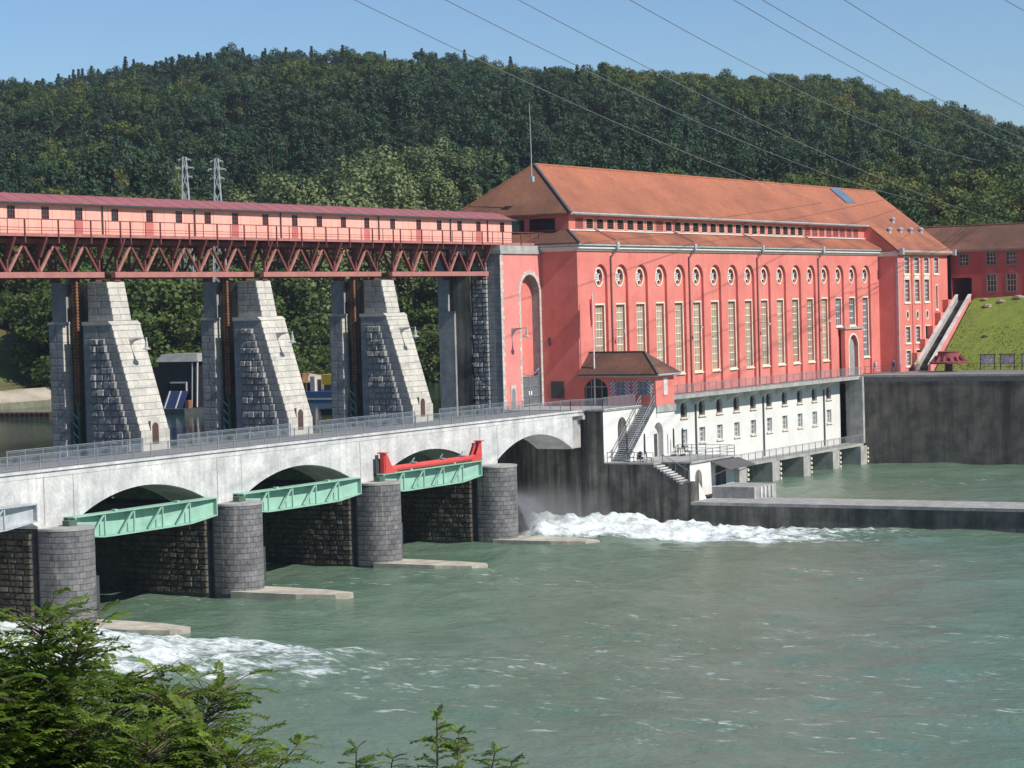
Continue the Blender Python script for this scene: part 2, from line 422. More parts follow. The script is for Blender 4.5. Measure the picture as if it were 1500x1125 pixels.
def head_mat():
    m, t, b = nodes('still green head water')
    b.inputs['Base Color'].default_value = (.03,.065,.05,1); b.inputs['Roughness'].default_value = .08; b.inputs['IOR'].default_value = 1.33
    bn = t.nodes.new('ShaderNodeBump'); bn.inputs['Distance'].default_value = .05; bn.inputs['Strength'].default_value = .5
    t.links.new(nz(t, pos(t), 1.3, 4), bn.inputs['Height']); t.links.new(bn.outputs[0], b.inputs['Normal'])
    return m
structure(MB().box(-700, 192, 14.2, 130, ZH-.5, ZH).build('upstream_water', head_mat()))

# ---- hill with the wood, upstream bank and right bank as one terrain sheet
CREST = [(-900,108),(0,104),(100,97),(200,82),(300,72),(430,64),(513,59),(659,57),(820,66),(925,70),(1025,72),(1150,88),(1318,115),(1400,138),(1500,162),(2400,320)]
DC = 850.0
def crest_z(b):
    u = 750 + b/DC*F_PX
    v = np.interp(u, [p[0] for p in CREST], [p[1] for p in CREST])
    vh = 395 + .0275*(2712-u)
    return CAM.z + (vh-v)/F_PX*DC - 24.0 - np.clip((u-1000)/500, 0, 1)*3
def terrain(X, Y):
    d = (X-CAM.x)*C_F.x + (Y-CAM.y)*C_F.y; b = (X-CAM.x)*C_R.x + (Y-CAM.y)*C_R.y
    L = np.maximum(Y-97, X-196)
    base = np.interp(L, [-40, -4, 0, 9, 14, 30, 50], [-6, -4, -1.2, .1, 1.2, 6.0, 9.0])
    t = np.clip((d-310)/(DC-310), 0, 1)
    H = crest_z(b)-9
    hill = H*(.55*t + .45*t*t*(3-2*t)) - np.clip(d-DC-20, 0, 1e9)*.12
    n = (fbm(X*.012, Y*.012, 4, 41)-.5)*22*np.clip(t*4, 0, 1)*(1-.95*sstep(.7, 1, t))
    return base + sstep(4, 48, L)*(hill + n)
xs = np.concatenate([np.linspace(-900, -100, 24), np.arange(-80, 420, 5.0), np.arange(420, 1500, 16.0)])
ys = np.concatenate([np.arange(-420, 60, 14.0), np.arange(60, 240, 4.0), np.arange(240, 1300, 16.0)])
XX, YY = np.meshgrid(xs, ys, indexing='ij')
ground_m = M('grass and woodland floor', (.12,.145,.038), (.095,.075,.032), .15, bump=.05, bscale=2, lo=.35, hi=.65)
zz = terrain(XX, YY)
zz = np.where((XX < 196) & (YY < 80), -20.0, zz)
structure(put('hill', grid_mesh('hill', xs, ys, zz), ground_m))
# sand bar and slope of the upstream bank
xs2 = np.arange(20, 260, 3.0); ys2 = np.arange(92, 108, 1.0)
X2, Y2 = np.meshgrid(xs2, ys2, indexing='ij')
structure(put('sand_bank', grid_mesh('sand_bank', xs2, ys2, np.interp(Y2, [92, 96, 97.5, 104, 108], [-3, -1.6, -.85, 1.1, .2]) + .3*(fbm(X2*.2, Y2*.3, 3, 5)-.5)), sandm))

# ---- right bank: quay road and grass slope
structure(MB().box(158.0, 176.5, -320, 4.4, -.6, .18).build('quay_road', asphalt))
structure(MB().box(158.0, 300, 4.4, 60, -.8, .12).build('works_yard', concrete_g))
grass_m = M('mown grass bank', (.18,.235,.036), (.135,.165,.03), .5, bump=.06, bscale=6, lo=.3, hi=.7, fine=.25)
xs3 = np.arange(173.0, 216, .7); ys3 = np.concatenate([np.linspace(-320, -42, 24), np.arange(-40, -1.2, .7)])
X3, Y3 = np.meshgrid(xs3, ys3, indexing='ij')
hh = np.interp(X3, [173, 175, 190.5, 193, 216], [-.3, .3, 9.4, 9.9, 10.4]) + .5*(fbm(X3*.12, Y3*.12, 3, 8)-.5) + .10*(fbm(X3*1.2, Y3*1.2, 2, 9)-.5)
structure(put('grass_slope', grid_mesh('grass_slope', xs3, ys3, hh), grass_m))
# tufts standing on the slope
def tufts():
    mb = MB(); r = random.Random(3)
    for i in range(9000):
        x = r.uniform(175, 191); y = r.uniform(-34, -1.6)
        z = np.interp(x, [173, 175, 190.5, 193], [-.3, .3, 9.4, 9.9])
        h = r.uniform(.04, .16); a = r.uniform(0, 6.28); dx = .09*math.cos(a); dy = .09*math.sin(a)
        mb.add([(x-dx, y-dy, z-.1), (x+dx, y+dy, z-.1), (x+r.uniform(-.15,.15), y+r.uniform(-.15,.15), z+h)], [(0,1,2)])
    return mb
stuff(tag(tufts().build('grass_tufts', grass_m), 'short green grass tufts on the slope below the red side building', 'grass'))

# near bank under the viewer
nb = MB(); r_ = random.Random(2)
prof = [(-26, 8.2), (0, 8.3), (3, 7.8), (9, 6.7), (18, 4.6), (34, -8.5), (40, -12)]
n_ = 25
for i in range(n_):
    b = -120 + 240*i/(n_-1)
    for d, z in prof:
        p = CAM + C_F*d + C_R*b; nb.v.append((p.x, p.y, z + r_.uniform(-.2, .2)*(d < 30)))
k = len(prof)
for i in range(n_-1):
    for j in range(k-1): nb.f.append((i*k+j, (i+1)*k+j, (i+1)*k+j+1, i*k+j+1))
structure(nb.build('river_bank', ground_m, smooth=True))
# ================================================================== weir: piers, road bridge, towers, girders
PX = [1.2, 20.7, 40.2, 59.7]
XA = 78.5             # face of the abutment on the powerhouse side
ORD = {1.2: 'outermost', 20.7: 'second', 40.2: 'third', 59.7: 'fourth'}

# rough stone meshes shared by hundreds of stones: unit box, front face bulging towards -Y
def rough_unit(seed, bulge):
    r = random.Random(seed); mb = MB(); n = 3
    vs = []
    for j in range(n+1):
        for i in range(n+1):
            P_ = (-.5, -.37, .37, .5); x = P_[i]; z = P_[j]; e = (i in (0, n)) or (j in (0, n))
            if not e: x += r.uniform(-.06, .06)*min(1, bulge*2.5); z += r.uniform(-.06, .06)*min(1, bulge*2.5)
            d = 0.0 if e else -bulge*(.55+.9*r.random()) - (.25 if bulge > .2 else 0)
            vs.append((x*(1 if not e else .985), d, z))
    vs2 = [(x, .5, z) for (x, z) in ((-.5,-.5),(.5,-.5),(.5,.5),(-.5,.5))]
    fs = [(j*(n+1)+i, j*(n+1)+i+1, (j+1)*(n+1)+i+1, (j+1)*(n+1)+i) for j in range(n) for i in range(n)]
    m = len(vs)
    fs += [tuple(range(0, n+1)) + (m+1, m), tuple(i*(n+1)+n for i in range(n+1)) + (m+2, m+1),
           tuple(n*(n+1)+i for i in range(n, -1, -1)) + (m+3, m+2), tuple(i*(n+1) for i in range(n, -1, -1)) + (m, m+3)]
    mb.add(vs+vs2, fs)
    return mb
ROUGH = [rough_unit(i, .36) for i in range(6)]
FLAT = [rough_unit(20+i, .05) for i in range(4)]
_mc = {}
def stone(parent, kind, i, mat, c, size, face, name='stone'):
    """one stone: c centre of its outer face, size (width, depth, height), face = outward direction in plan (angle)"""
    key = (kind, i, mat.name)
    if key not in _mc:
        me = (ROUGH if kind == 'rough' else FLAT)[i].mesh('stone'); me.materials.append(mat); _mc[key] = me
    rot = face + math.pi/2
    return put(name, _mc[key], None, parent, c, size, rot)
FACE_X = math.pi      # outward -X
FACE_Y = -math.pi/2   # outward -Y
def courses(z0, z1, h, r):
    out = []; z = z0
    while z < z1-.08:
        hh = min(h*r.uniform(.88, 1.12), z1-z)
        if z1-z-hh < h*.4: hh = z1-z
        out.append((z, z+hh)); z += hh
    return out
def run(a, b, w, r):
    n = max(1, round((b-a)/w)); cuts = [a] + sorted(a+(b-a)*(i+r.uniform(-.22,.22))/n for i in range(1, n)) + [b]
    return list(zip(cuts, cuts[1:]))

def pier(X0, stones=True):
    r = random.Random(int(X0*10)+99)
    t = thing('weir_pier', 'stone weir pier with rounded nose and concrete toe, %s out from the powerhouse' % {1.2:'fourth', 20.7:'third', 40.2:'second', 59.7:'first', -18.3:'fifth'}[X0], 'pier', (X0, 0, ZW), 'stone piers of the weir')
    hw = 1.9; yc = -.9; j = .05
    core = MB()
    pts = [(X0-hw+j, 16.2), (X0-hw+j, .6), (X0-hw+.55, .6), (X0-hw+.55, .05), (X0-hw+j, .05)]
    pts += [(X0-(hw-j)*math.cos(a), yc-(hw-j)*math.sin(a)) for a in [math.pi*i/16 for i in range(17)]]
    pts += [(X0+hw-j, .05), (X0+hw-.55, .05), (X0+hw-.55, .6), (X0+hw-j, .6), (X0+hw-j, 16.2)]
    core.prism([(x, y, ZW-2) for x, y in pts], (0, 0, ZW*-1+2-4.15))
    core.build('core', mortar, t)
    cap = MB(); ci = [(X0-(hw+.04)*math.cos(a), yc-(hw+.04)*math.sin(a)) for a in [math.pi*i/20 for i in range(21)]]
    cap.prism([(x, y, -4.2) for x, y in [(X0-hw-.04, .0)]+ci+[(X0+hw+.04, .0)]], (0, 0, .16)); cap.build('cap_slab', concrete_g, t)
    # toe slab running downstream
    toe = MB(); tp = [(X0-1.95, -1.5), (X0-1.9, -7.5), (X0-1.2, -10.6), (X0-.2, -11.5), (X0+.9, -10.7), (X0+1.7, -7.5), (X0+1.95, -1.5)]
    n = len(tp)
    toe.v = [(x, y, ZW-1.0) for x, y in tp] + [(x+r.uniform(-.05,.05), y, -10.62+r.uniform(-.05, .03)) for x, y in tp]
    toe.f = [tuple(range(n, 2*n))] + [(i, (i+1) % n, n+(i+1) % n, n+i) for i in range(n)]
    toe.build('toe_slab', apron, t)
    if not stones: return t
    # dark plate standing in for the shade of a niche on the nose
    rec = MB(); rec.box(X0+1.55, X0+1.95, -2.0, -1.2, -10.4, -7.6); rec.build('niche_shade_plate', steel_d, t)
    # nose stones
    for zi, (a, b) in enumerate(courses(-10.9, -4.2, .42, r)):
        n = 11; off = (zi % 2)*.5
        for k in range(n+1):
            a0 = math.pi*max(0, k-off)/n; a1 = math.pi*min(n, k+1-off)/n
            if a1-a0 < .06: continue
            am = (a0+a1)/2; w_ = (a1-a0)*hw-.02
            stone(t, 'flat', r.randrange(4), stone_p, (X0-(hw-.02)*math.cos(am), yc-(hw-.02)*math.sin(am), (a+b)/2), (w_, .16, b-a-.035), math.pi+am)
        for (y0, y1) in ((-.9, .03),):
            stone(t, 'flat', r.randrange(4), stone_p, (X0-hw, (y0+y1)/2, (a+b)/2), (y1-y0-.03, .16, b-a-.035), FACE_X)
    # rough wall under the bridge, facing the next bay
    cnt = 0
    for zi, (a, b) in enumerate(courses(-10.9, -4.3, .42, r)):
        for (y0, y1) in run(.62, 9.2, .72, r):
            stone(t, 'rough', r.randrange(6), stone_b, (X0-hw+.04, (y0+y1)/2, (a+b)/2), (y1-y0-.04, .22+.14*r.random(), b-a-.04), FACE_X)
    return t
for x in PX: pier(x)
pier(-18.3, False)

# ---- gate towers standing on the piers
def tower(X0, nth):
    r = random.Random(int(X0)*7+1)
    t = thing('gate_tower', 'tall sloping stone gate tower beside the road, %s from the pink powerhouse wall' % nth, 'tower', (X0, 11, -.2), 'stone gate towers')
    hw = 1.75
    def yf(z): return 6.75 if z < 1.2 else 6.75 + (z-1.2)*(9.40-6.75)/(9.85-1.2)
    core = MB(); j = .05
    core.prism([(X0-hw+j, 12.25-j, -1.5), (X0-hw+j, yf(0)+j, -1.5), (X0-hw+j, yf(1.2)+j, 1.2), (X0-hw+j, yf(9.8)+j, 9.8), (X0-hw+j, 12.25-j, 9.8)], (2*hw-2*j, 0, 0))
    core.build('core', mortar_l, t)
    uc = MB(); uh = 1.08
    uc.prism([(X0-uh+j, 12.25-j, 9.7), (X0-uh+j, 9.6+j, 9.7), (X0-uh+j, 10.28+j, 13.1), (X0-uh+j, 12.25-j, 13.1)], (2*uh-2*j, 0, 0))
    uc.build('upper_core', mortar_l, t)
    sh = MB(); sh.prism([(X0-hw-.06, 12.3, 9.72), (X0-hw-.06, yf(9.7)-.06, 9.72), (X0-hw-.06, yf(9.7)+.3, 10.02), (X0-hw-.06, 12.3, 10.02)], (2*hw+.12, 0, 0))
    sh.build('shoulder_cap', stone_l, t)
    # lower stage
    for zi, (a, b) in enumerate(courses(-.2, 9.72, .56, r)):
        zm = (a+b)/2; y = yf(zm); dz = b-a-.03
        lean = (9.40-6.75)/(9.85-1.2) if zm > 1.2 else 0
        # lit front: quoins and two fill stones
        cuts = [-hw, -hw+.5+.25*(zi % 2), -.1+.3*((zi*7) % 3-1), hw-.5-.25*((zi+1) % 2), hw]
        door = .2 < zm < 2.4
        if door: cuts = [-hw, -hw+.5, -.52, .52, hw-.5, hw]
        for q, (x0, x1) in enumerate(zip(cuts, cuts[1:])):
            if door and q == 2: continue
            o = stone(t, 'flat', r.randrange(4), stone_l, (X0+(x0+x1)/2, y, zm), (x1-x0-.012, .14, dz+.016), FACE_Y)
            o.rotation_euler = (-math.atan(lean), 0, 0)
        # shaded side, shade put into the stone colour: smooth border, rough middle
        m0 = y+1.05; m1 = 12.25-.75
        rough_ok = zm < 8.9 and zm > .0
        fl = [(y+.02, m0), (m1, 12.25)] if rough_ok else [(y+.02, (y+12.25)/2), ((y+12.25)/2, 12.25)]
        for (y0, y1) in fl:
            stone(t, 'flat', r.randrange(4), stone_shade, (X0-hw, (y0+y1)/2, zm), (y1-y0-.03, .16, dz), FACE_X)
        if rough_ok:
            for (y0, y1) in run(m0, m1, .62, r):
                stone(t, 'rough', r.randrange(6), stone_shade, (X0-hw-.02, (y0+y1)/2, zm), (y1-y0-.03, .12+.34*r.random()**1.5*min(1, .35+zm/6), dz), FACE_X)
    # door in the front
    d = MB()
    bay(d, lambda x, q, z: (X0+x, 6.76+q, z), -.56, .56, .0, 2.45, [('arch', 0, .40, .0, 2.05)], 0, .5); d.build('door_surround', stone_l, t)
    MB().box(X0-.42, X0+.42, 6.772, 6.79, -.1, 2.02).build('door', wood_d, t)
    # upper stage
    for zi, (a, b) in enumerate(courses(10.03, 13.1, .52, r)):
        zm = (a+b)/2; y = 9.6 + (zm-9.7)*.68/3.4
        for (x0, x1) in run(-uh, uh, 1.05, r):
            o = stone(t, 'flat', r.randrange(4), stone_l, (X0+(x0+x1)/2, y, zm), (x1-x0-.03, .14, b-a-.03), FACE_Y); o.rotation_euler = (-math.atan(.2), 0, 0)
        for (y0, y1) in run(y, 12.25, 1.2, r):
            stone(t, 'flat', r.randrange(4), stone_shade, (X0-uh, (y0+y1)/2, zm), (y1-y0-.03, .14, b-a-.03), FACE_X)
    # upstream column with the rack slot between
    col = MB(); col.box(X0-hw+j, X0+hw-j, 14.3+j, 15.75-j, -1.5, 9.95); col.build('upstream_column', mortar_l, t)
    MB().box(X0-hw-.05, X0+hw+.05, 14.25, 15.8, 9.85, 10.05).build('column_cap', stone_l, t)
    for (a, b) in courses(-.6, 9.85, .6, r):
        for (y0, y1) in run(14.3, 15.75, .9, r):
            stone(t, 'flat', r.randrange(4), stone_shade, (X0-hw, (y0+y1)/2, (a+b)/2), (y1-y0-.03, .14, b-a-.03), FACE_X)
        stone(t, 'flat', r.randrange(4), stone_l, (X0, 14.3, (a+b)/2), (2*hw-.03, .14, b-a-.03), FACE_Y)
    MB().box(X0-uh, X0+uh, 14.5, 15.9, 9.9, 13.12).build('upper_column', stone_shade, t)
    MB().box(X0-.75, X0+.75, 12.2, 14.4, -1.5, 13.0).build('slot_wall', concrete_d, t)
    return t
for x, nth in zip(PX[1:], ('third', 'second', 'nearest')): tower(x, nth)
tower(1.2, 'fourth')

# ---- gear racks with the tops of the lift gates
def rack(X0, side, which):
    x = X0 - 1.25
    g = thing('gate_hoist_rack', 'rusty hoist rack in the slot of the %s' % which, 'hoist rack', (x, 13.3, -1), 'hoist racks of the lift gates')
    m = MB(); m.box(x-.09, x+.09, 13.15, 13.25, 3.4, 13.3); m.box(x-.09, x+.09, 13.45, 13.55, 3.4, 13.3); m.build('rail', rust, g)
    m = MB(); z = 3.5
    while z < 13.2: m.box(x-.12, x+.12, 13.1, 13.58, z, z+.12); z += .25
    m.build('teeth', rust, g)
    m = MB(); m.box(x-.15, x+.15, 13.15, 13.4, -1.5, 3.0); m.box(x-.15, x+.15, 13.75, 13.95, -1.5, 2.2); m.prism([(x-.12, 13.2, 3.0), (x-.12, 13.5, 3.0), (x-.12, 13.36, 3.7), (x-.12, 13.3, 3.7)], (.24, 0, 0)); m.build('gate_frame', green_d, g)
    m = MB()
    for k in range(5): m.bar((x-.2, 13.3, -.6+.75*k), (x-.2, 13.85, -.1+.75*k), .06)
    m.build('bracing', green_s, g)
for x, nth in zip(PX+[80.2], ('fourth gate tower from the powerhouse', 'third gate tower from the powerhouse', 'second gate tower from the powerhouse', 'gate tower nearest the powerhouse', 'dark stone pier of the pink wall')): rack(x, -1, nth)
# ---- lift gates closing the bays
BAYS = [(-16.4, -.7), (3.1, 18.8), (22.6, 38.3), (42.1, 57.8), (61.6, 78.5)]
for i, (a, b) in enumerate(BAYS):
    g = thing('lift_gate', 'dark green lift gate %s' % ('under the left end of the road bridge', 'behind the green girder farthest from the powerhouse', 'behind the middle green girder', 'behind the green girder with the red beam', 'with the spray, against the powerhouse abutment')[i], 'gate', ((a+b)/2, 13.3, ZW), 'lift gates of the weir')
    MB().box(a, b, 13.25, 13.45, ZW-1, -.9).build('skin_plate', green_d, g)
    for k in range(5): MB().box(a, b, 12.7, 13.24, -9.6+2*k, -9.3+2*k).build('girder', green_d, g)
    MB().box(a, b, 11.5, 14.1, ZW-3, ZW-.8).build('sill', concrete_d, g)

# ---- road bridge on arches
br = thing('road_bridge', 'pale concrete road bridge on low arches across the weir', 'bridge', (30, 3, -4))
TY = lambda x, q, z: (x, q, z)
for i, (a, b) in enumerate(BAYS):
    last = i == 4
    mb = MB(); xc = (a+b)/2; hw = (b-a)/2
    xl = a-1.1 if i else a-1.1; xr = b+1.1
    if last: xr = 76.1; hw = 7.25; xc = a+hw
    zt = -1.95 if not last else -1.85
    zs = -3.88 if not last else -3.72
    bay(mb, TY, a-.0, (b if not last else 76.1), zs if last else -3.95, -.55, [('arch', xc, hw, zs if last else -3.95, zt, zt-zs)], 0.0, 4.0)
    bay(mb, TY, a, (b if not last else 76.1), zs if last else -3.95, -.55, [('arch', xc, hw, zs if last else -3.95, zt, zt-zs)], 4.0, .01)
    if last: mb.poly([(76.1, 0, -3.72), (76.1, 4, -3.72), (76.1, 4, -.55), (76.1, 0, -.55)])
    mb.build('arch_span', concrete_w, br)
for x in PX+[-18.3]:
    MB().box(x-1.88, x+1.88, .012, 3.99, -4.06, -.55).build('pier_block', concrete_w, br)
    MB().box(x-1.20, x-1.12, -.015, .02, -3.9, -.56).build('joint_strip', concrete_g, br)
MB().box(76.12, 78.5, .45, 4.0, -3.7, -.56).build('end_block', concrete_g, br)
MB().box(78.0, 78.49, -.1, .44, -.95, -.56).build('corbel', concrete_w, br)
MB().box(-40, 78.5, -.03, 6.62, -.548, -.17).build('deck_slab', concrete_w, br)
for k in range(24):
    x0 = -40+k*4.95; x1 = min(x0+4.93, 78.7)
    MB().box(x0, x1, -.16, .5, -.165, rnd.uniform(-.006, .006)).build('coping_stone', concrete_w, br)
MB().box(-40, 78.5, .52, 6.6, -.16, -.10).build('carriageway', asphalt, br)
for a, b in BAYS: MB().box(a+.3, b-.3, 6.64, 13.0, -.75, -.45).build('service_deck', concrete_d, br)

def railing(name, label, P, h=1.05, post=2.0, infill=True, mat=steel, group=None, pick=.115, skip=None, rails=0):
    """P: points of the foot line"""
    t = thing(name, label, 'railing', P[0], group)
    for A, B in zip(P, P[1:]):
        A = Vector(A); B = Vector(B); L = (B-A).length; n = max(1, round(L/post)); d = (B-A)/n
        for i in range(n+1):
            p = A + d*i
            m = MB(); m.bar(p, p+Vector((0,0,h)), .07, .05); m.build('post', mat, t)
        m = MB(); m.bar(A+Vector((0,0,h)), B+Vector((0,0,h)), .07, .05); m.build('handrail', mat, t)
        for q in range(rails):
            z = h*(q+1)/(rails+1)
            m = MB(); m.bar(A+Vector((0,0,z)), B+Vector((0,0,z)), .045); m.build('rail', mat, t)
        if infill:
            for i in range(n):
                m = MB(); p = A + d*i; q = A + d*(i+1); e = d.normalized()
                m.bar(p+e*.06+Vector((0,0,.12)), q-e*.06+Vector((0,0,.12)), .03, .03)
                m.bar(p+e*.06+Vector((0,0,h-.1)), q-e*.06+Vector((0,0,h-.1)), .03, .03)
                k = int(d.length/pick)
                for s_ in range(1, k):
                    a = p + d*(s_/k); m.add([a+e*-.014+Vector((0,0,.12)), a+e*.014+Vector((0,0,.12)), a+e*.014+Vector((0,0,h-.1)), a+e*-.014+Vector((0,0,h-.1))], [(0,1,2,3)])
                m.build('infill_panel', mat, t)
    return t
railing('bridge_railing', 'galvanised picket railing along the downstream edge of the road bridge', [(-24, .33, 0), (76.4, .33, 0)])
spans = [(-16.2, -.9), (3.4, 18.6), (22.9, 38.1), (42.4, 57.6), (61.9, 77.6)]
for i, (a, b) in enumerate(spans):
    railing('bridge_railing', 'upstream road railing %s' % ('left of every tower', 'between the fourth and third towers from the powerhouse', 'between the third and second towers from the powerhouse', 'between the second tower and the one nearest the powerhouse', 'between the nearest tower and the pink wall')[i], [(a, 6.35, -.1), (b, 6.35, -.1)], group='upstream road railings')

# ---- stop-log girders parked in front of the arches
def girder(a, b, mat, label, y=-.75, z0=-5.1, z1=-3.45, bearing=True):
    t = thing('stoplog_girder', label, 'girder', (a, y, z0), 'stop-log girders below the road bridge')
    n = 16; L = b-a
    sag = lambda s: .55*(1-(2*s-1)**2)
    pl = MB(); F = []
    for k in range(n+1):
        s = k/n; x = a+L*s; zb = z0+.35*(1-min(1, 5*s, 5*(1-s)))
        F.append((x, y+.12+sag(s)*.9, zb))
    for k in range(n):
        p, q = F[k], F[k+1]
        pl.add([(p[0],p[1],p[2]),(q[0],q[1],q[2]),(q[0],q[1],z1-.08),(p[0],p[1],z1-.08),(p[0],p[1]+.05,p[2]),(q[0],q[1]+.05,q[2]),(q[0],q[1]+.05,z1-.08),(p[0],p[1]+.05,z1-.08)], [(0,1,2,3),(4,7,6,5),(0,4,5,1),(3,2,6,7)])
    pl.build('web_plate', mat, t)
    MB().box(a-.15, b, y-.22, y+.75, z1-.08, z1).build('top_flange', mat, t)
    lo = MB()
    for k in range(n):
        p, q = F[k], F[k+1]
        lo.add([(p[0], y-.15, p[2]), (q[0], y-.15, q[2]), (q[0], q[1]+.05, q[2]), (p[0], p[1]+.05, p[2]), (p[0], y-.15, p[2]-.09), (q[0], y-.15, q[2]-.09), (q[0], q[1]+.05, q[2]-.09), (p[0], p[1]+.05, p[2]-.09)], [(0,1,2,3),(7,6,5,4),(0,4,5,1),(3,2,6,7)])
    lo.build('bottom_flange', mat, t)
    for e in (a, b-.1): MB().box(e, e+.1, y-.2, y+.5, z0+.25, z1-.09).build('end_plate', mat, t)
    for k in range(1, 5):
        x = a + L*k/5
        MB().bar((x, y-.1, z0-.02), (x, y-.1, z1-.09), .11, .11).build('stiffener', mat, t)
        MB().bar((x-L*.1, y-.1, z0+.0), (x-.12, y-.1, z1-.15), .10, .10).build('diagonal', mat, t)
        MB().bar((x, y-.1, z1-.5), (x, y+.12+sag(k/5)*.9, z1-.25), .09, .09).build('tie', mat, t)
    for s in (.28, .72):
        MB().box(a+L*s-.15, a+L*s+.15, y-.1, y+.25, z1, z1+.14).build('lifting_eye', mat, t)
    if bearing:
        MB().box(a-.75, a+.1, y-.25, y+.35, -4.03, z1-.2).build('bearing_block', green_d, t)
    return t
girder(2.1, 18.2, green_s, 'pale green steel stop-log girder, the one farthest from the powerhouse')
girder(21.6, 37.7, green_s, 'pale green steel stop-log girder between the other two green ones')
girder(41.1, 57.2, green_s, 'pale green steel stop-log girder carrying the red lifting beam')
wg = girder(-18, -2.0, zinc, 'pale grey steel stop-log girder left of the green ones', y=-1.0, z0=-3.65, z1=-2.15, bearing=False)
# red lifting beam
t = thing('lifting_beam', 'bright red steel lifting beam lying on the green girder beside the powerhouse', 'lifting beam', (49, -.6, -3.44))
MB().tube([(41.9, -.62, -3.14), (57.2, -.62, -3.14)], .27, 10).build('main_tube', red_s, t)
for x, s in ((41.5, 1), (57.3, -1)):
    MB().prism([(x, -.9, -3.42), (x+s*1.9, -.9, -3.42), (x+s*1.0, -.9, -2.9), (x+s*.28, -.9, -1.85), (x, -.9, -1.75)], (0, .09, 0)).build('gusset_plate', red_s, t)
    MB().prism([(x, -.42, -3.42), (x+s*1.9, -.42, -3.42), (x+s*1.0, -.42, -2.9), (x+s*.28, -.42, -1.85), (x, -.42, -1.75)], (0, .09, 0)).build('gusset_plate', red_s, t)
    MB().box(x-.28, x+.28, -1.0, -.25, -1.76, -1.66).build('head_plate', red_s, t)
    MB().box(x-.12, x+.12, -.82, -.42, -3.44, -1.77).build('end_post', red_s, t)
    MB().box(x-s*.25-.3, x-s*.25+.3, -.3, .0, -3.6, -2.2).build('guide_shoe', steel_d, t)
for x in (46.2, 50.8, 54.2):
    m = MB(); m.box(x-.3, x+.3, -.85, -.4, -2.87, -2.78); m.bar((x-.2, -.62, -2.8), (x+.25, -.62, -2.45), .08); m.build('clamp', steel, t)

# ---- wall lamps
def lamp(P, label):
    """P: wall fixing point; the arm reaches out downstream"""
    x, y, z = P
    t = thing('wall_lamp', label, 'lamp', P, 'bracket lamps along the weir')
    MB().prism([(x-.03, y+.1, z+.02), (x-.03, y-.05, z+.02), (x-.03, y-1.15, z+.12), (x-.03, y-1.15, z+.06), (x-.03, y-.55, z-.12), (x-.03, y-.2, z-.45), (x-.03, y-.02, z-.95), (x-.03, y+.25, z-.95)], (.06, 0, 0)).build('bracket', lampgrey, t)
    MB().bar((x, y-.05, z+.1), (x, y-1.75, z+.12), .07, .06).build('arm', lampgrey, t)
    MB().tube([(x, y-1.75, z+.2), (x, y-1.75, z-.15)], .06, 6).build('stem', lampgrey, t)
    MB().lathe((x, y-1.75, z-.75), [(.33, 0), (.31, .06), (.13, .18), (.11, .6), (.04, .66)], 12).build('shade', lampgrey, t)
    MB().lathe((x, y-1.75, z-.85), [(.05, 0), (.13, .05), (.14, .12), (.06, .15)], 10).build('globe', white, t)
for x, n in zip(PX[1:], ('on the sloping face of the third tower from the powerhouse', 'on the sloping face of the second tower from the powerhouse', 'on the sloping face of the tower nearest the powerhouse')):
    lamp((x-.15, 9.0, 8.5), 'grey bracket lamp %s' % n)
# ================================================================== hoist gallery on trusses
ga = thing('hoist_gallery', 'long salmon pink boarded hoist gallery with mauve metal roof on the weir towers', 'gallery', (40, 12, 16.5))
GY = 10.6; GX0 = -14.0; GX1 = 83.7; GZ0 = 16.72; GZ1 = 19.12
WIN = [-9.5, -5.6, -1.8, 1.9, 5.6, 9.39, 13.16, 16.99, 21.28, 25.56, 29.35, 33.18, 36.95, 41.29, 45.62, 49.39, 53.2, 57.01, 61.38, 65.94, 69.66, 73.45, 77.05, 81.72]
DOOR = [-1.8, 16.99, 25.56, 36.95, 45.62, 57.01, 65.94, 77.05]
SEAM = [8.0, 19.7, 31.35, 43.44, 58.93, 71.64, 78.72]
# boards: one panel per strip between vertical joints, window holes cut where they fall
edges = sorted(set([GX0, GX1] + [w_-.8 for w_ in WIN] + [w_+.8 for w_ in WIN]))
strips = []
for a, b in zip(edges, edges[1:]):
    if any(abs((a+b)/2-w_) < .1 for w_ in WIN): strips.append((a, b, True))
    else:
        n = max(1, round((b-a)/1.1))
        strips += [(a+(b-a)*i/n, a+(b-a)*(i+1)/n, False) for i in range(n)]
TG = lambda x, q, z: (x, GY+q, z)
for a, b, isw in strips:
    m = MB(); jj = .012
    if isw:
        c = (a+b)/2
        bay(m, TG, a+jj, b-jj, GZ0, GZ1, [('rect', c, .42, 17.86, 18.84)], rnd.uniform(-.01, .01), .12)
    else: m.box(a+jj, b-jj, GY+rnd.uniform(-.012, .006), GY+.06, GZ0, GZ1)
    m.build('board_panel', peach, ga)
MB().box(GX0, GX1-.05, GY+.07, GY+4.4, GZ0-.1, GZ1).build('inner_shell', rustred, ga)
m = MB(); bay(m, lambda x, q, z: (GX1+q*0, GY+(x), z), 0, 4.5, GZ0, GZ1, [('rect', 2.2, .4, 17.8, 18.8)], 0, .02); m.build('end_wall', peach, ga)
for w_ in WIN:
    o = MB().box(w_-.42, w_+.42, GY+.04, GY+.068, 17.86, 18.84).build('window', glass_d, ga)
    b = MB()
    for x in (-.14, .14): b.box(w_+x-.022, w_+x+.022, GY-.0, GY+.035, 17.86, 18.84)
    for z in (18.19, 18.51): b.box(w_-.42, w_+.42, GY+.001, GY+.034, z-.022, z+.022)
    for x in (-.42, .38): b.box(w_+x, w_+x+.04, GY-.02, GY+.033, 17.86, 18.84)
    b.build('glazing_bars', rustred, o)
pinkd = M('dull pink painted door', (.55,.165,.15), (.47,.13,.12), 1.0, rand=.08)
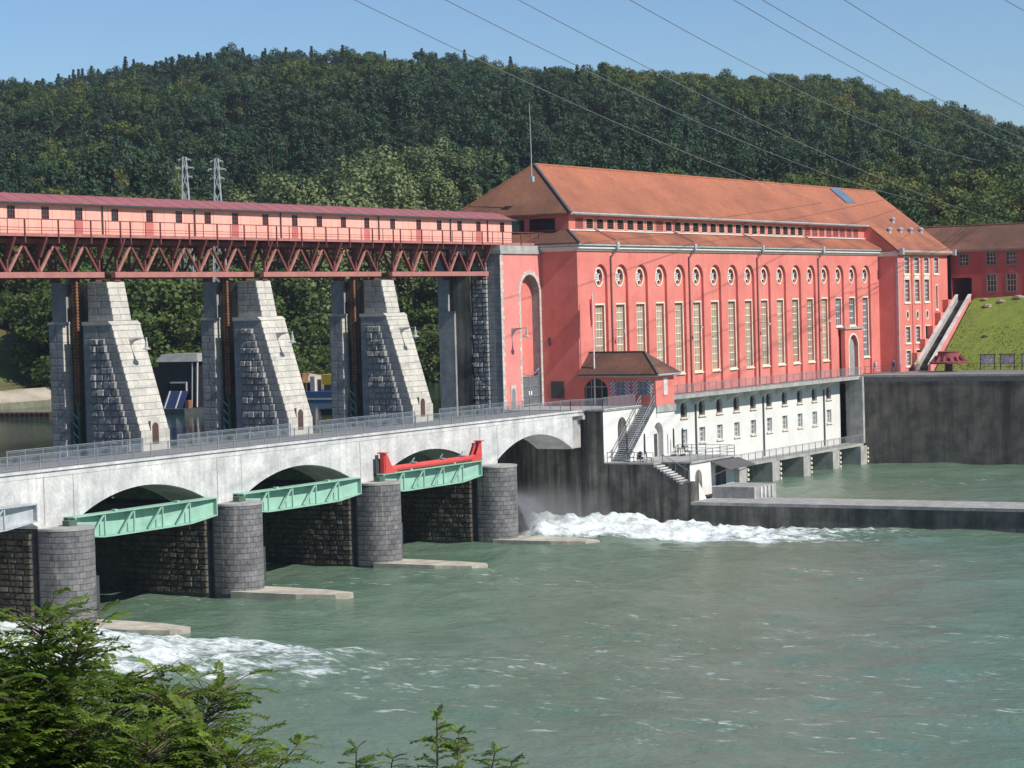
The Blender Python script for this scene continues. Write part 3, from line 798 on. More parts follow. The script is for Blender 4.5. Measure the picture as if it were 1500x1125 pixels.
for w_ in DOOR: MB().box(w_-.46, w_+.46, GY-.035, GY-.014, GZ0+.05, 17.84).build('door', pinkd, ga)
for x in SEAM:
    MB().tube([(x, GY-.1, GZ1-.05), (x, GY-.1, GZ0)], .055, 6).build('downpipe', steel_d, ga)
ro = MB(); n = 10; prof = [(GY-.35, GZ1-.02), (GY+.2, GZ1+.16), (GY+1.0, GZ1+.48), (GY+1.7, GZ1+.74), (GY+2.3, GZ1+.84), (GY+2.9, GZ1+.74), (GY+3.6, GZ1+.48), (GY+4.9, GZ1-.02)]
x = GX0-.2
while x < GX1+.2:   # standing-seam sheets
    x1 = min(x+1.95, GX1+.32)
    s_ = MB(); vs = [(x+.02, y, z) for y, z in prof] + [(x1-.02, y, z) for y, z in prof]; k = len(prof)
    s_.add(vs, [(i, i+1, k+i+1, k+i) for i in range(k-1)])
    s_.add([(x-.03, y, z+.0) for y, z in prof] + [(x+.03, y, z) for y, z in prof] + [(x, y, z+.05) for y, z in prof], [(i, i+1, 2*k+i+1, 2*k+i) for i in range(k-1)] + [(k+i, 2*k+i, 2*k+i+1, k+i+1) for i in range(k-1)])
    s_.add([(x+.02, y, z-.05) for y, z in prof] + [(x1-.02, y, z-.05) for y, z in prof], [(i, k+i, k+i+1, i+1) for i in range(k-1)])
    s_.build('roof_sheet', mauve, ga); x += 1.95
MB().box(GX0-.2, GX1+.3, GY-.46, GY-.34, GZ1-.13, GZ1-.01).build('gutter', steel_d, ga)
# walkway with railing
WY = 9.35
MB().box(GX0, 88.0, WY, GY-.03, 16.54, 16.68).build('walkway', rustred, ga)
MB().box(GX0, 88.0, WY-.06, WY, 16.50, 16.74).build('edge_beam', pinksteel, ga)
posts = []
for s0 in (-18.3+1.5, 1.9, 21.5, 41.0, 60.6):
    posts += [s0-1.22] + [s0+3.72*i for i in range(5)]
posts += [79.5, 83.2, 86.9]
posts = [p for p in posts if p > GX0]
for p in posts: MB().bar((p, WY-.1, 16.0), (p, WY-.1, 17.78), .10, .10).build('rail_post', rustred, ga)
for a, b in zip(posts, posts[1:]):
    if b-a > 2: MB().bar(((a+b)/2, WY-.1, 16.7), ((a+b)/2, WY-.1, 17.78), .05, .05).build('baluster', rustred, ga)
for z, w_ in ((17.78, .07), (17.15, .045), (16.95, .04)): MB().bar((GX0, WY-.1, z), (88.0, WY-.1, z), w_, w_).build('handrail', rustred, ga)

def truss(a, b, label):
    t = thing('truss_span', label, 'truss', (a, 11, 13.4), 'steel truss spans under the gallery')
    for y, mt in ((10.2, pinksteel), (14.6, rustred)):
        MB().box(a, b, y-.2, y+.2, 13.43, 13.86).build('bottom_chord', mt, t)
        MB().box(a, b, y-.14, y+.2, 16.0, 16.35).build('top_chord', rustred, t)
        n = 5; w_ = (b-a-.8)/n; x0 = a+.4
        for k in range(n+1):
            x = x0 + w_*k
            if k < n:
                xm = x + w_/2
            MB().bar((x, y, 13.86), (x, y, 16.0), .16, .16).build('vertical', rustred, t)
            if k < n: MB().bar((x+.15, y-.02, 13.9), (xm, y-.02, 15.98), .20, .16, (0,1,0)).build('diagonal', pinksteel if y < 12 else rustred, t)
            if k > 0: MB().bar((x-.15, y-.02, 13.9), (x-w_/2, y-.02, 15.98), .20, .16, (0,1,0)).build('diagonal', rustred, t)
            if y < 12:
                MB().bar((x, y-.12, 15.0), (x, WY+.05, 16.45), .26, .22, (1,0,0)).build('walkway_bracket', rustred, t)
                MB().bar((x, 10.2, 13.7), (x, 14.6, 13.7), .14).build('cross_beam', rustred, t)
                if k < n: MB().bar((x, 10.2, 13.65), (x+w_, 14.6, 13.65), .10).build('wind_brace', rustred, t)
    MB().box(a, b, 10.4, 14.4, 16.2, 16.5).build('floor_deck', rustred, t)
    for x in (a+.5, b-.5):
        for y in (10.45, 14.6): MB().box(x-.35, x+.35, y-.25, y+.25, 13.12, 13.42).build('bearing', rustred, t)
    return t
truss(-17.6, -.3, 'dark red steel truss carrying the gallery, beyond the outermost tower')
truss(1.0, 19.1, 'dark red steel truss between the fourth and third towers from the powerhouse')
truss(20.4, 38.6, 'dark red steel truss between the third and second towers from the powerhouse')
truss(40.0, 58.3, 'dark red steel truss between the second tower and the one nearest the powerhouse')
truss(60.2, 77.8, 'dark red steel truss between the nearest tower and the pink arched wall')

# ================================================================== pink arched wall block at the end of the gallery
ar = thing('arch_block', 'salmon pink end block with tall stone trimmed arch and steel gate', 'building', (82, 10, 0))
AX0 = 78.35; AX1 = 86.6; AYf = 9.0
TA = lambda x, q, z: (x, AYf+q, z)
m = MB(); bay(m, TA, AX0, AX1, .05, 15.6, [('arch', 84.25, 1.95, .05, 13.5)], 0, .05)
rv = MB()
for s_ in (-1, 1):
    h_ = half_outline(('arch', 84.25, 1.95, .05, 13.5), s_)[1:]
    for a_, b_ in zip(h_, h_[1:]): rv.poly([TA(a_[0], .05, a_[1]), TA(b_[0], .05, b_[1]), TA(b_[0], .92, b_[1]), TA(a_[0], .92, a_[1])])
rv.build('arch_reveal', stone_shade, ar)

m.build('front_wall', pink, ar)
MB().box(82.0, 86.5, 9.9, 10.1, 0, 14).build('niche_back', red, ar)
MB().box(AX0+.03, AX1, 9.03, 9.6, -1, .05).build('plinth', stone_shade, ar)
MB().box(AX0+.06, AX0+1.5, 9.05, 16.2, -10.9, 15.6).build('stone_side', mortar, ar)
MB().box(AX0-.12, AX1-.05, 8.82, 12.5, 15.6, 16.0).build('cornice', concrete_g, ar)
MB().box(AX0-.05, AX1-.06, 8.9, 12.4, 16.0, 16.45).build('parapet', concrete_g, ar)
r = random.Random(55)
for zi, (a, b) in enumerate(courses(.1, 15.55, .46, r)):
    w_ = .38+.22*(zi % 2)+r.uniform(-.06, .06)
    stone(ar, 'flat', r.randrange(4), stone_l, (AX0+w_/2+.0, AYf-.03, (a+b)/2), (w_, .14, b-a-.02), FACE_Y, 'quoin')
    # arch surround blocks
    zm = (a+b)/2
    if zm < 11.5:
        w2 = .3+.16*((zi+1) % 2)+r.uniform(-.04, .04)
        for s in (-1, 1):
            stone(ar, 'flat', r.randrange(4), stone_l, (84.25+s*(1.95+(w2 if s < 0 else .36)/2-.01), AYf-.03, zm), (w2 if s < 0 else .36, .14, b-a-.02), FACE_Y, 'quoin')
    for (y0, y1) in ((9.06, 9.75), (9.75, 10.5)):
        stone(ar, 'flat', r.randrange(4), stone_shade, (AX0+.05, (y0+y1)/2, zm), (y1-y0-.03, .14, b-a-.02), FACE_X)
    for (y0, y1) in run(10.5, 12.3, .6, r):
        stone(ar, 'rough', r.randrange(6), stone_shade, (AX0+.04, (y0+y1)/2, zm), (y1-y0-.05, .14+.35*r.random(), b-a-.03), FACE_X)
for k in range(15):
    a = math.pi*(k+.5)/15; ca, sa = math.cos(a), math.sin(a); rr = 1.95+.18+.05*(k % 2)
    o = stone(ar, 'flat', k % 4, stone_l, (84.25+ca*rr, AYf-.03, 11.55+sa*rr), (.38+.1*(k % 2), .14, .44), FACE_Y, 'voussoir'); o.rotation_euler = (0, -a, 0)
# slot column on the upstream side
MB().box(AX0-.5, AX0+.1, 14.2, 16.05, -1.5, 10.0).build('slot_column', stone_shade, ar)
MB().box(AX0-.5, AX0+.1, 14.9, 16.05, 10.0, 15.5).build('slot_column_top', stone_shade, ar)
MB().box(AX0-.2, AX0+.2, 12.4, 14.4, -1.5, 15).build('slot_wall', concrete_d, ar)
# steel gate in the arch
g = thing('arch_gate', 'grey steel mesh double gate in the tall arch of the pink wall', 'gate', (84.25, 9.3, 0))
for x in (82.36, 84.2, 84.3, 86.14): MB().bar((x, 9.3, .0), (x, 9.3, 3.2 if abs(x-84.25) < .2 else 3.9), .08).build('stile', steel, g)
for z in (.2, 1.1, 2.1, 3.1): MB().bar((82.33, 9.3, z), (86.17, 9.3, z), .07).build('rail', steel, g)
m = MB(); m.tube([(82.33+3.84*i/10, 9.3, 3.2+.7*(2*i/10-1)**2) for i in range(11)], .045, 5); m.build('top_rail', steel, g)
for s in range(2): MB().box(82.4+1.92*s, 84.18+1.92*s, 9.33, 9.35, .1, 3.1).build('mesh_panel', M('grey wire mesh', (.16,.17,.18), None, 3.0, rough=.5) if 'grey wire mesh' not in MATS else MATS['grey wire mesh'], g)
for x in (83.9, 84.38): MB().box(x, x+.22, 9.24, 9.26, 1.2, 1.62).build('notice', white, g)
m = MB(); bay(m, lambda x, q, z: (x, AYf-.06+q, z), 79.8, 80.8, .05, 2.4, [('arch', 80.3, .36, .05, 2.05)], 0, .3); m.build('door_surround', stone_l, ar)
MB().box(79.9, 80.7, AYf-.018, AYf-.006, .05, 2.0).build('door', steel, ar)
lamp((80.3, 8.98, 8.0), 'grey bracket lamp on the salmon pink wall beside the tall arch')
# ================================================================== powerhouse
ph = thing('powerhouse', 'long red rendered powerhouse with orange tiled hip roof and tall cream framed windows', 'building', (130, 12, 0))
FX0, FX1, FY = 86.6, 171.0, 4.7
RIDGE_Z, RIDGE_Y, SL = 25.3, 13.0, .79
def roof_z(y): return RIDGE_Z - SL*(RIDGE_Y-y)
TF = lambda x, q, z: (x, FY+q, z)
KX = [91.7+4.675*k for k in range(17)]
cutx = [FX0] + [(a+b)/2 for a, b in zip(KX, KX[1:])] + [FX1]
for k, xc in enumerate(KX):
    m = MB(); rec = ('arch', xc, 1.42, .2, 14.45, 1.42)
    bay(m, TF, cutx[k], cutx[k+1], .2, 15.86, [rec], 0, .30)
    short = k in (14, 15)
    wz = (6.75 if short else 2.55, 10.2)
    win = ('rect', xc, 1.0, wz[0], wz[1]); ocu = ('circ', xc, .82, 12.22, 13.98)
    bay(m, TF, xc-1.42, xc+1.42, .2, 14.45, [win, ocu], .30, .34, outer=rec)
    m.build('facade_bay', red, ph)
    TW = lambda x, q, z: (x, FY+.30+q, z)
    fr = MB(); ring(fr, TW, win, .17, .07)
    fr.box(xc-1.25, xc+1.25, FY+.1, FY+.3, wz[0]-.32, wz[0]-.17)
    o = fr.build('window', cream, ph)
    MB().box(xc-1.0, xc+1.0, FY+.56, FY+.60, wz[0], wz[1]).build('pane', glass_g if (short or k == 16) else blind, o)
    b = MB(); rows = 4 if short else 9; h = (wz[1]-wz[0])/rows
    for i in range(1, rows): b.box(xc-.98, xc+.98, FY+.50, FY+.555, wz[0]+h*i-.055, wz[0]+h*i+.055)
    for x in (-.96, .92): b.box(xc+x, xc+x+.05, FY+.49, FY+.555, wz[0], wz[1])
    for x in (-.33, .33): b.box(xc+x-.022, xc+x+.022, FY+.505, FY+.55, wz[0], wz[1])
    b.build('glazing_bars', white, o)
    b = MB()
    for x in (-.66, 0, .66): b.box(xc+x-.016, xc+x+.016, FY+.53, FY+.55, wz[0], wz[1])
    b.build('thin_bars', steel_d, o)
    fr = MB(); ring(fr, TW, ocu, .15, .06); o = fr.build('oculus', cream, ph)
    MB().poly([(xc+.82*math.cos(a), FY+.58, 13.1+.88*math.sin(a)) for a in [2*math.pi*i/20 for i in range(20)]]).build('pane', glass_d, o)
    b = MB()
    for i in range(3):
        a = math.pi*i/3+.5; b.bar((xc-.8*math.cos(a), FY+.53, 13.1-.86*math.sin(a)), (xc+.8*math.cos(a), FY+.53, 13.1+.86*math.sin(a)), .12, .05, (0,1,0))
    b.tube([(xc+.42*math.cos(a), FY+.53, 13.1+.45*math.sin(a)) for a in [2*math.pi*i/12 for i in range(13)]], .07, 4, False)
    b.build('glazing_bars', white, o)
# portal
m = MB(); bay(m, lambda x, q, z: (x, FY-.55+q, z), 157.2, 163.2, .2, 6.2, [('arch', 160.1, 1.55, .2, 5.45)], 0, .54)
for x in (157.2, 163.2): m.poly([(x, FY-.55, .2), (x, FY, .2), (x, FY, 6.2), (x, FY-.55, 6.2)])
m.build('portal', red, ph)
MB().box(157.0, 163.4, FY-.75, FY+.05, 6.2, 6.45).build('portal_ledge', concrete_g, ph)
fr = MB(); ring(fr, lambda x, q, z: (x, FY-.55+q, z), ('arch', 160.1, 1.55, .2, 5.45), .22, .04); fr.build('portal_trim', cream, ph)
MB().box(158.6, 161.6, FY-.06, FY-.02, .2, 5.4).build('portal_door', M('grey portal door', (.33,.32,.31), None, 1.0), ph)
# body walls
m = MB()
m.poly([(FX0, FY, .0), (FX0, 21.5, .0), (FX0, 21.5, 15.86), (FX0, FY, 15.86)])
m.poly([(FX0, 21.5, -6), (190.5, 21.5, -6), (190.5, 21.5, 18), (FX0, 21.5, 18)])
m.poly([(FX0, FY, 15.8), (171, FY, 15.8), (171, 21.5, 15.8), (FX0, 21.5, 15.8)])
m.build('end_wall', red, ph)
o = MB().box(FX0-.05, FX0+.02, 6.6, 8.1, .75, 2.5).build('service_hatch', steel_d, ph)
MB().box(FX0-.04, FX0+.02, 8.0, 8.3, 6.2, 7.0).build('plaque', copper, ph)
# cornice and gutter round the main block
for (d, z0, z1, mt, nm) in ((.16, 15.80, 16.04, cream, 'frieze'), (.42, 16.04, 16.20, white, 'cornice'), (.30, 16.20, 16.34, cream, 'cornice_neck'), (.62, 16.34, 16.56, zinc, 'gutter')):
    MB().box(FX0-d, 170.98, FY-d, 7.2, z0, z1).build(nm, mt, ph)
    MB().box(FX0-d, FX0+.5, 7.2, 21.5+d, z0, z1).build(nm, mt, ph)
def slab(name, pts, mat, t=.16):
    m = MB(); n = len(pts); vs = [Vector(p) for p in pts] + [Vector(p)-Vector((0,0,t)) for p in pts]
    m.add(vs, [tuple(range(n)), tuple(range(n, 2*n))[::-1]] + [(i, n+i, n+(i+1) % n, (i+1) % n) for i in range(n)])
    return m.build(name, mat, ph)
C0 = (88.5, 6.6)      # clerestory corner
slab('lower_roof', [(85.95, 4.05, 16.66), (170.95, 4.05, 16.66), (170.95, 6.7, 18.02), (88.4, 6.7, 18.02)], tile_o)
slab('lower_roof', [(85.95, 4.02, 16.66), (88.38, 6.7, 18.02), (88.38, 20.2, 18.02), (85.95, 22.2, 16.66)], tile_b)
MB().bar((85.95, 4.03, 16.7), (88.45, 6.65, 18.08), .22, .12).build('hip_ridge', copper, ph)
# clerestory
LX = [90.75+2.3375*k for k in range(34)]
edges = [88.5] + [(a+b)/2 for a, b in zip(LX, LX[1:])] + [171.0]
m = MB(); TC = lambda x, q, z: (x, 6.6+q, z)
for k, x in enumerate(LX): bay(m, TC, edges[k], edges[k+1], 17.85, 19.75, [('rect', x, .85, 18.16, 19.34)], 0, .3)
m.poly([(88.5, 6.6, 17.85), (88.5, 20.2, 17.85), (88.5, 20.2, 19.75), (88.5, 6.6, 19.75)])
m.poly([(88.5, 20.2, 17.85), (190, 20.2, 17.85), (190, 20.2, 19.75), (88.5, 20.2, 19.75)])
m.build('clerestory_wall', red, ph)
lat = M('pale red wooden lattice', (.42,.16,.135), (.33,.12,.10), 2.0)
for k, x in enumerate(LX):
    closed = k in (0, 8) or k > 25
    m = MB()
    for z in (18.16, 19.28): m.box(x-.85, x+.85, 6.57, 6.72, z, z+.06)
    for s in (-.85, .79): m.box(x+s, x+s+.06, 6.57, 6.72, 18.16, 19.34)
    o = m.build('louver', lat if closed else cream, ph)
    m = MB()
    for i in range(6):
        z = 18.24 + .19*i
        m.add([(x-.79, 6.62, z), (x+.79, 6.62, z), (x+.79, 6.80, z+.13), (x-.79, 6.80, z+.13), (x-.79, 6.62, z+.025), (x+.79, 6.62, z+.025), (x+.79, 6.80, z+.155), (x-.79, 6.80, z+.155)], [(0,1,2,3),(7,6,5,4),(0,4,5,1),(3,2,6,7)])
    if closed:
        for i in range(7): m.box(x-.7+.23*i-.03, x-.7+.23*i+.03, 6.60, 6.62, 18.2, 19.3)
    m.build('slats', lat if closed else wood_d, o)
    MB().box(x-.85, x+.85, 6.88, 6.9, 18.16, 19.34).build('backing', lat if closed else black, o)
MB().box(88.45, 171.0, 6.42, 6.6, 17.98, 18.08).build('clerestory_sill', white, ph)
for (y0, y1) in ((8.2, 11.2), (11.9, 14.6)): MB().box(88.44, 88.5, y0, y1, 18.1, 19.3).build('end_window', glass_d, ph)
MB().box(88.1, 170.9, 5.85, 6.7, 19.60, 19.74).build('eave_board', cream, ph)
MB().box(87.8, 88.6, 5.85, 20.6, 19.60, 19.74).build('eave_board', cream, ph)
MB().tube([(87.9, 5.85, 19.74), (170.9, 5.85, 19.74)], .10, 8).build('clerestory_gutter', zinc, ph)
# main roof: front slope runs down over the end wing
RA = (93.0, 13.0, RIDGE_Z); RB = (191.7, 13.0, RIDGE_Z)
slab('roof', [(87.75, 5.9, 19.78), (171.0, 5.9, 19.78), (170.45, 1.35, roof_z(1.35)), (191.7, 1.35, roof_z(1.35)), RB, RA], tile_o, .2)
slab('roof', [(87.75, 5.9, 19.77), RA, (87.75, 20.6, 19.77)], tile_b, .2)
slab('roof', [(87.75, 20.6, 19.77), RA, RB, (191.7, 20.6, 19.77)], tile_o, .2)
MB().tube([RA, RB], .14, 6).build('ridge_tiles', tile_o, ph)
MB().bar((87.75, 5.9, 19.82), (93.0, 13.0, RIDGE_Z+.05), .26, .14).build('hip_ridge', copper, ph)
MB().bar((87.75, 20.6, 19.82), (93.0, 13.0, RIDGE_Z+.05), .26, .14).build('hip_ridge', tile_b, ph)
MB().prism([(170.95, 4.1, 16.6), (170.95, 6.6, 17.9), (170.95, 6.6, 20.2), (170.95, 1.5, roof_z(1.5)-.2), (170.95, 1.98, 16.2)], (.05, 0, 0)).build('roof_cheek', red, ph)
def on_roof(u, v):
    d = C_R*((u-750)/F_PX) + C_D*((v-562.5)/F_PX) + C_F
    # z = RIDGE_Z - SL*(RIDGE_Y - y)
    t = (RIDGE_Z - SL*(RIDGE_Y-CAM.y) - CAM.z)/(d.z - SL*d.y)
    return CAM + d*t
q = [on_roof(*p) for p in ((1215, 277), (1229, 277), (1253, 298), (1239, 298))]
nrm = Vector((0, -SL, 1)).normalized()
MB().prism([p+nrm*.02 for p in q], nrm*.14).build('skylight', glass_mat('sky blue skylight glass', (.16,.21,.27), .1), ph)
for u, v in ((1303, 341), (1319, 341), (1334, 341), (1349, 341), (1308, 326)):
    p = on_roof(u, v)
    o = MB().lathe((p.x, p.y, p.z-.2), [(.24, 0), (.24, .6), (.38, .63), (.38, .8), (.15, .95)], 10).build('roof_vent', zinc, ph)
# rain hoppers, drop pipes
for x in (94.43, 113.25, 131.84, 150.58):
    MB().prism([(x-.3, 3.95, 16.75), (x+.3, 3.95, 16.75), (x+.16, 3.95, 15.95), (x-.16, 3.95, 15.95)], (0, .5, 0)).build('rain_hopper', zinc, ph)
    MB().tube([(x, 4.25, 16.1), (x-.05, 4.25, 15.7), (x-.6, FY-.12, 15.3), (x-.6, FY-.12, .25)], .085, 6).build('downpipe', pipe_r, ph)
    MB().tube([(x-.3, 5.85, 19.7), (x-.3, 6.35, 19.3), (x-.3, 6.45, 18.15), (x-.1, 4.2, 16.95)], .07, 6).build('downpipe', pipe_r, ph)
for x, y in ((170.6, 1.3), (191.3, 1.3)): MB().box(x-.3, x+.3, y-.35, y+.15, 15.75, 16.6).build('rain_hopper', zinc, ph)
# end wing
WX0, WX1, WYF = 171.0, 190.5, 2.0
TWg = lambda x, q, z: (x, WYF+q, z)
cols = [174.35, 178.15, 181.95, 185.9]; ce = [WX0, 176.25, 180.05, 183.9, WX1]
for i, xc in enumerate(cols):
    m = MB()
    if i < 3: ops = [('rect', xc, .95, 13.3, 15.4), ('rect', xc, .95, 9.5, 12.45), ('circ', xc, .42, 7.1, 8.2), ('rect', xc, .85, 4.05, 6.1), ('rect', xc, .85, .95, 2.9)]
    else: ops = [('rect', xc, .9, 13.3, 15.4), ('rect', xc, .35, 8.4, 11.6)]
    bay(m, TWg, ce[i], ce[i+1], .1, 16.0, ops, 0, .35); m.build('wing_bay', red, ph)
    if i: MB().box(ce[i]-.12, ce[i]+.12, WYF-.1, WYF+.02, .1, 15.9).build('pilaster', red, ph)
    for op in ops:
        fr = MB(); ring(fr, TWg, op, .15, .05)
        if op[0] == 'rect': fr.box(xc-op[2]-.2, xc+op[2]+.2, WYF-.12, WYF+.05, op[3]-.3, op[3]-.15)
        o = fr.build('window', cream, ph)
        if op[0] == 'rect': MB().box(xc-op[2], xc+op[2], WYF+.28, WYF+.31, op[3], op[4]).build('pane', glass_g, o)
        else: MB().poly([(xc+.42*math.cos(a), WYF+.3, 7.65+.55*math.sin(a)) for a in [2*math.pi*i_/16 for i_ in range(16)]]).build('pane', glass_g, o)
        b = MB(); n = max(1, round((op[4]-op[3])/.55))
        for j in range(1, n): z = op[3]+(op[4]-op[3])*j/n; b.box(xc-op[2], xc+op[2], WYF+.22, WYF+.275, z-.04, z+.04)
        b.box(xc-.03, xc+.03, WYF+.22, WYF+.27, op[3], op[4]); b.build('glazing_bars', white, o)
    if i < 3: MB().box(xc-.95, xc+.95, WYF-.06, WYF+.02, 12.62, 13.12).build('spandrel_panel', cream, ph)
m = MB()
m.poly([(WX0, WYF, 0), (WX0, FY+.05, 0), (WX0, FY+.05, 18), (WX0, WYF, 16.4)])
m.build('wing_side', red, ph)
m = MB(); m.poly([(WX1, WYF, 0), (WX1, 21.5, 0), (WX1, 21.5, 19), (WX1, 13, 25.0), (WX1, WYF, 16.4)]); m.build('gable_wall', red, ph)
MB().box(WX0-.02, WX0+.35, WYF-.03, WYF+.3, .1, 15.9).build('corner_quoin', M('pale corner render', (.55,.33,.34), None, 1.0), ph)
for (d, z0, z1, mt, nm) in ((.12, 15.76, 15.96, cream, 'frieze'), (.38, 15.96, 16.12, white, 'cornice'), (.6, 16.14, 16.34, zinc, 'gutter')):
    MB().box(WX0-.1-d*.3, 191.3, WYF-d, WYF+.6, z0, z1).build(nm, mt, ph)
MB().box(170.7, 171.02, WYF-.1, FY+.2, 15.6, 16.2).build('frieze', cream, ph)
# ---- white lower storey above the tailrace
TL = lambda x, q, z: (x, 4.5+q, z)
KL = [110.15+4.67*k for k in range(10)]
le = [90.6] + [107.8] + [(a+b)/2 for a, b in zip(KL, KL[1:])] + [155.7]
m = MB(); bay(m, TL, 90.6, 107.8, -9.2, -.1, [('rect', 105.5, .7, -5.5, -3.9)], 0, .4); m.build('lower_wall', white, ph)
for k, xc in enumerate(KL):
    m = MB(); aw = ('arch', xc, .82, -2.5, -.72, .82); rw = ('rect', xc, .75, -5.5, -3.85)
    bay(m, TL, le[k+1], le[k+2], -9.2, -.1, [rw, aw], 0, .45); m.build('lower_wall', white, ph)
    o = MB().box(xc-1.0, xc+1.0, 4.3, 4.55, -2.66, -2.5).build('window', cream, ph)
    MB().box(xc-.82, xc+.82, 4.86, 4.9, -2.5, -.7).build('pane', glass_d, o)
    b = MB(); b.box(xc-.82, xc+.82, 4.78, 4.84, -1.62, -1.55); b.box(xc-.82, xc+.82, 4.76, 4.85, -2.5, -2.2); b.box(xc-.03, xc+.03, 4.79, 4.84, -2.5, -.75); b.build('glazing_bars', wood_d, o)
    o = MB().box(xc-.95, xc+.95, 4.32, 4.55, -5.68, -5.5).build('window', cream, ph)
    MB().box(xc-.75, xc+.75, 4.84, 4.88, -5.5, -3.85).build('pane', glass_g, o)
    b = MB()
    for x in (-.75, -.035, .68): b.box(xc+x, xc+x+.07, 4.76, 4.83, -5.5, -3.85)
    for z in (-5.5, -4.98, -4.45, -3.92): b.box(xc-.75, xc+.75, 4.77, 4.835, z, z+.06)
    b.build('glazing_bars', white, o)
    # console under the walkway, beside the window
    x = xc-2.33
    MB().prism([(x-.18, 4.5, -1.3), (x-.18, 4.5, -.11), (x-.18, 2.75, -.11), (x-.18, 2.8, -.35)], (.36, 0, 0)).build('console', white, ph)
MB().box(155.68, 155.9, 4.5, 7.0, -9.2, -.1).build('lower_corner', white, ph)
for x in (113.0, 131.6, 150.35): MB().tube([(x, 4.38, .1), (x, 4.38, -8.3)], .1, 6).build('downpipe', copper, ph)
# dark glazed bay beside the quay
MB().box(155.9, 159.4, 6.6, 6.7, -9.5, -.2).build('stair_glazing', glass_d, ph)
for k in range(7): MB().box(155.9, 159.4, 6.5, 6.58, -9.0+1.35*k, -8.94+1.35*k).build('glazing_bar', paleblue, ph)
for x in (156.8, 157.9): MB().box(x, x+.06, 6.5, 6.575, -9.5, -.3).build('glazing_bar', paleblue, ph)
# antenna mast
o = MB(); o.tube([on_roof(779, 262)-Vector((0,0,.3)), on_roof(779, 262)+Vector((0,0,3.2)), on_roof(779, 262)+Vector((-.1,0,7.9))], [.06, .04, .02], 6); b_ = on_roof(779, 262); o.box(b_.x-.2, b_.x+.2, b_.y-.2, b_.y+.2, b_.z-.3, b_.z+.25)
tag(o.build('antenna_mast', zinc), 'slender pale mast standing on the hip of the powerhouse roof', 'mast')
lamp_pos = [(xc-1.9, FY-.02) for xc in (KX[1], KX[5], KX[9], KX[13])]
for i, (x, y) in enumerate(lamp_pos):
    t = thing('facade_lamp', 'small bracket lamp on the red facade beside the %s downpipe from the flagpole' % ('first', 'second', 'third', 'fourth')[i], 'lamp', (x, y, 7.6), 'small lamps on the powerhouse facade')
    MB().bar((x, y, 7.6), (x, y-1.2, 7.65), .06).build('arm', lampgrey, t)
    MB().lathe((x, y-1.2, 7.3), [(.2, 0), (.18, .06), (.05, .3)], 8).build('shade', lampgrey, t)

# ---- balcony walkway along the facade
wk = thing('facade_walkway', 'narrow concrete balcony walkway with grey railing along the red facade', 'walkway', (124, 3, 0))
MB().box(90.75, 158.0, 2.45, 4.69, -.10, .14).build('slab', concrete_g, wk)
MB().box(90.75, 158.0, 2.38, 2.7, -.22, .2).build('edge_beam', concrete_g, wk)
railing('walkway_railing', 'grey mesh railing along the outer edge of the facade walkway', [(90.8, 2.5, .2), (158.2, 2.5, .2)], h=1.1, pick=.09)
# ---- footbridge over the turbine outlets
fb = thing('tailrace_footbridge', 'concrete footbridge on short piers over the turbine outlets below the white wall', 'footbridge', (138, 3, ZW))
MB().box(117, 158.0, 2.0, 4.49, -8.72, -8.42).build('deck', concrete_g, fb)
for x in (119.5, 128.8, 138.1, 147.4, 156.7):
    MB().box(x-1.1, x+1.1, 1.7, 6.5, ZW-1.5, -8.73).build('outlet_pier', concrete_g, fb)
    for k in range(4): MB().box(x+.95, x+1.3, 1.55, 2.0, -10.9+.55*k, -10.62+.55*k).build('step_iron', cream, fb)
    MB().box(x+1.11, x+8.19, 5.8, 6.2, ZW-1, -8.73).build('outlet_wall', concrete_d, fb)
    MB().box(x+4.2, x+4.9, 5.2, 5.79, ZW-1, -8.73).build('mullion', concrete_d, fb)
railing('footbridge_railing', 'grey picket railing on the footbridge over the turbine outlets', [(106, 2.1, -8.42), (157.6, 2.1, -8.42)], h=1.15)

# ================================================================== quay wall and guide wall
qw = thing('quay_wall', 'tall dark stained concrete quay wall along the tailrace', 'wall', (159, -10, ZW))
for k in range(12):
    y0 = 4.2-k*9.0
    MB().box(158.0+rnd.uniform(0, .05), 161, y0-8.97, y0, ZW-2, .0).build('wall_section', concrete_q, qw)
MB().box(157.9, 159.2, -104, 4.3, .0, .28).build('coping', concrete_g, qw)
MB().box(157.4, 158.6, 2.0, 4.3, ZW-2, .1).build('corner_pilaster', concrete_g, qw)
gw = thing('guide_wall', 'long low dark guide wall with pale flat top between river and tailrace', 'wall', (82, -40, ZW))
for k in range(14):
    y0 = -11.4-k*8.0
    MB().box(XA+rnd.uniform(0, .03), 84.6, y0-7.97, y0, ZW-2, -9.15).build('wall_section', concrete_q, gw)
    MB().box(XA-.12, 84.7, y0-7.98, y0, -9.15, -8.86+rnd.uniform(-.01, .01)).build('cap_slab', concrete_g, gw)
MB().box(83.0, 88.2, -16.0, -11.5, ZW-1, -7.75).build('mooring_block', concrete_g, gw)
for k in range(4): MB().box(84.2+.9*k, 84.55+.9*k, -16.15, -16.0, -8.9, -7.8).build('fender', concrete_w, gw)
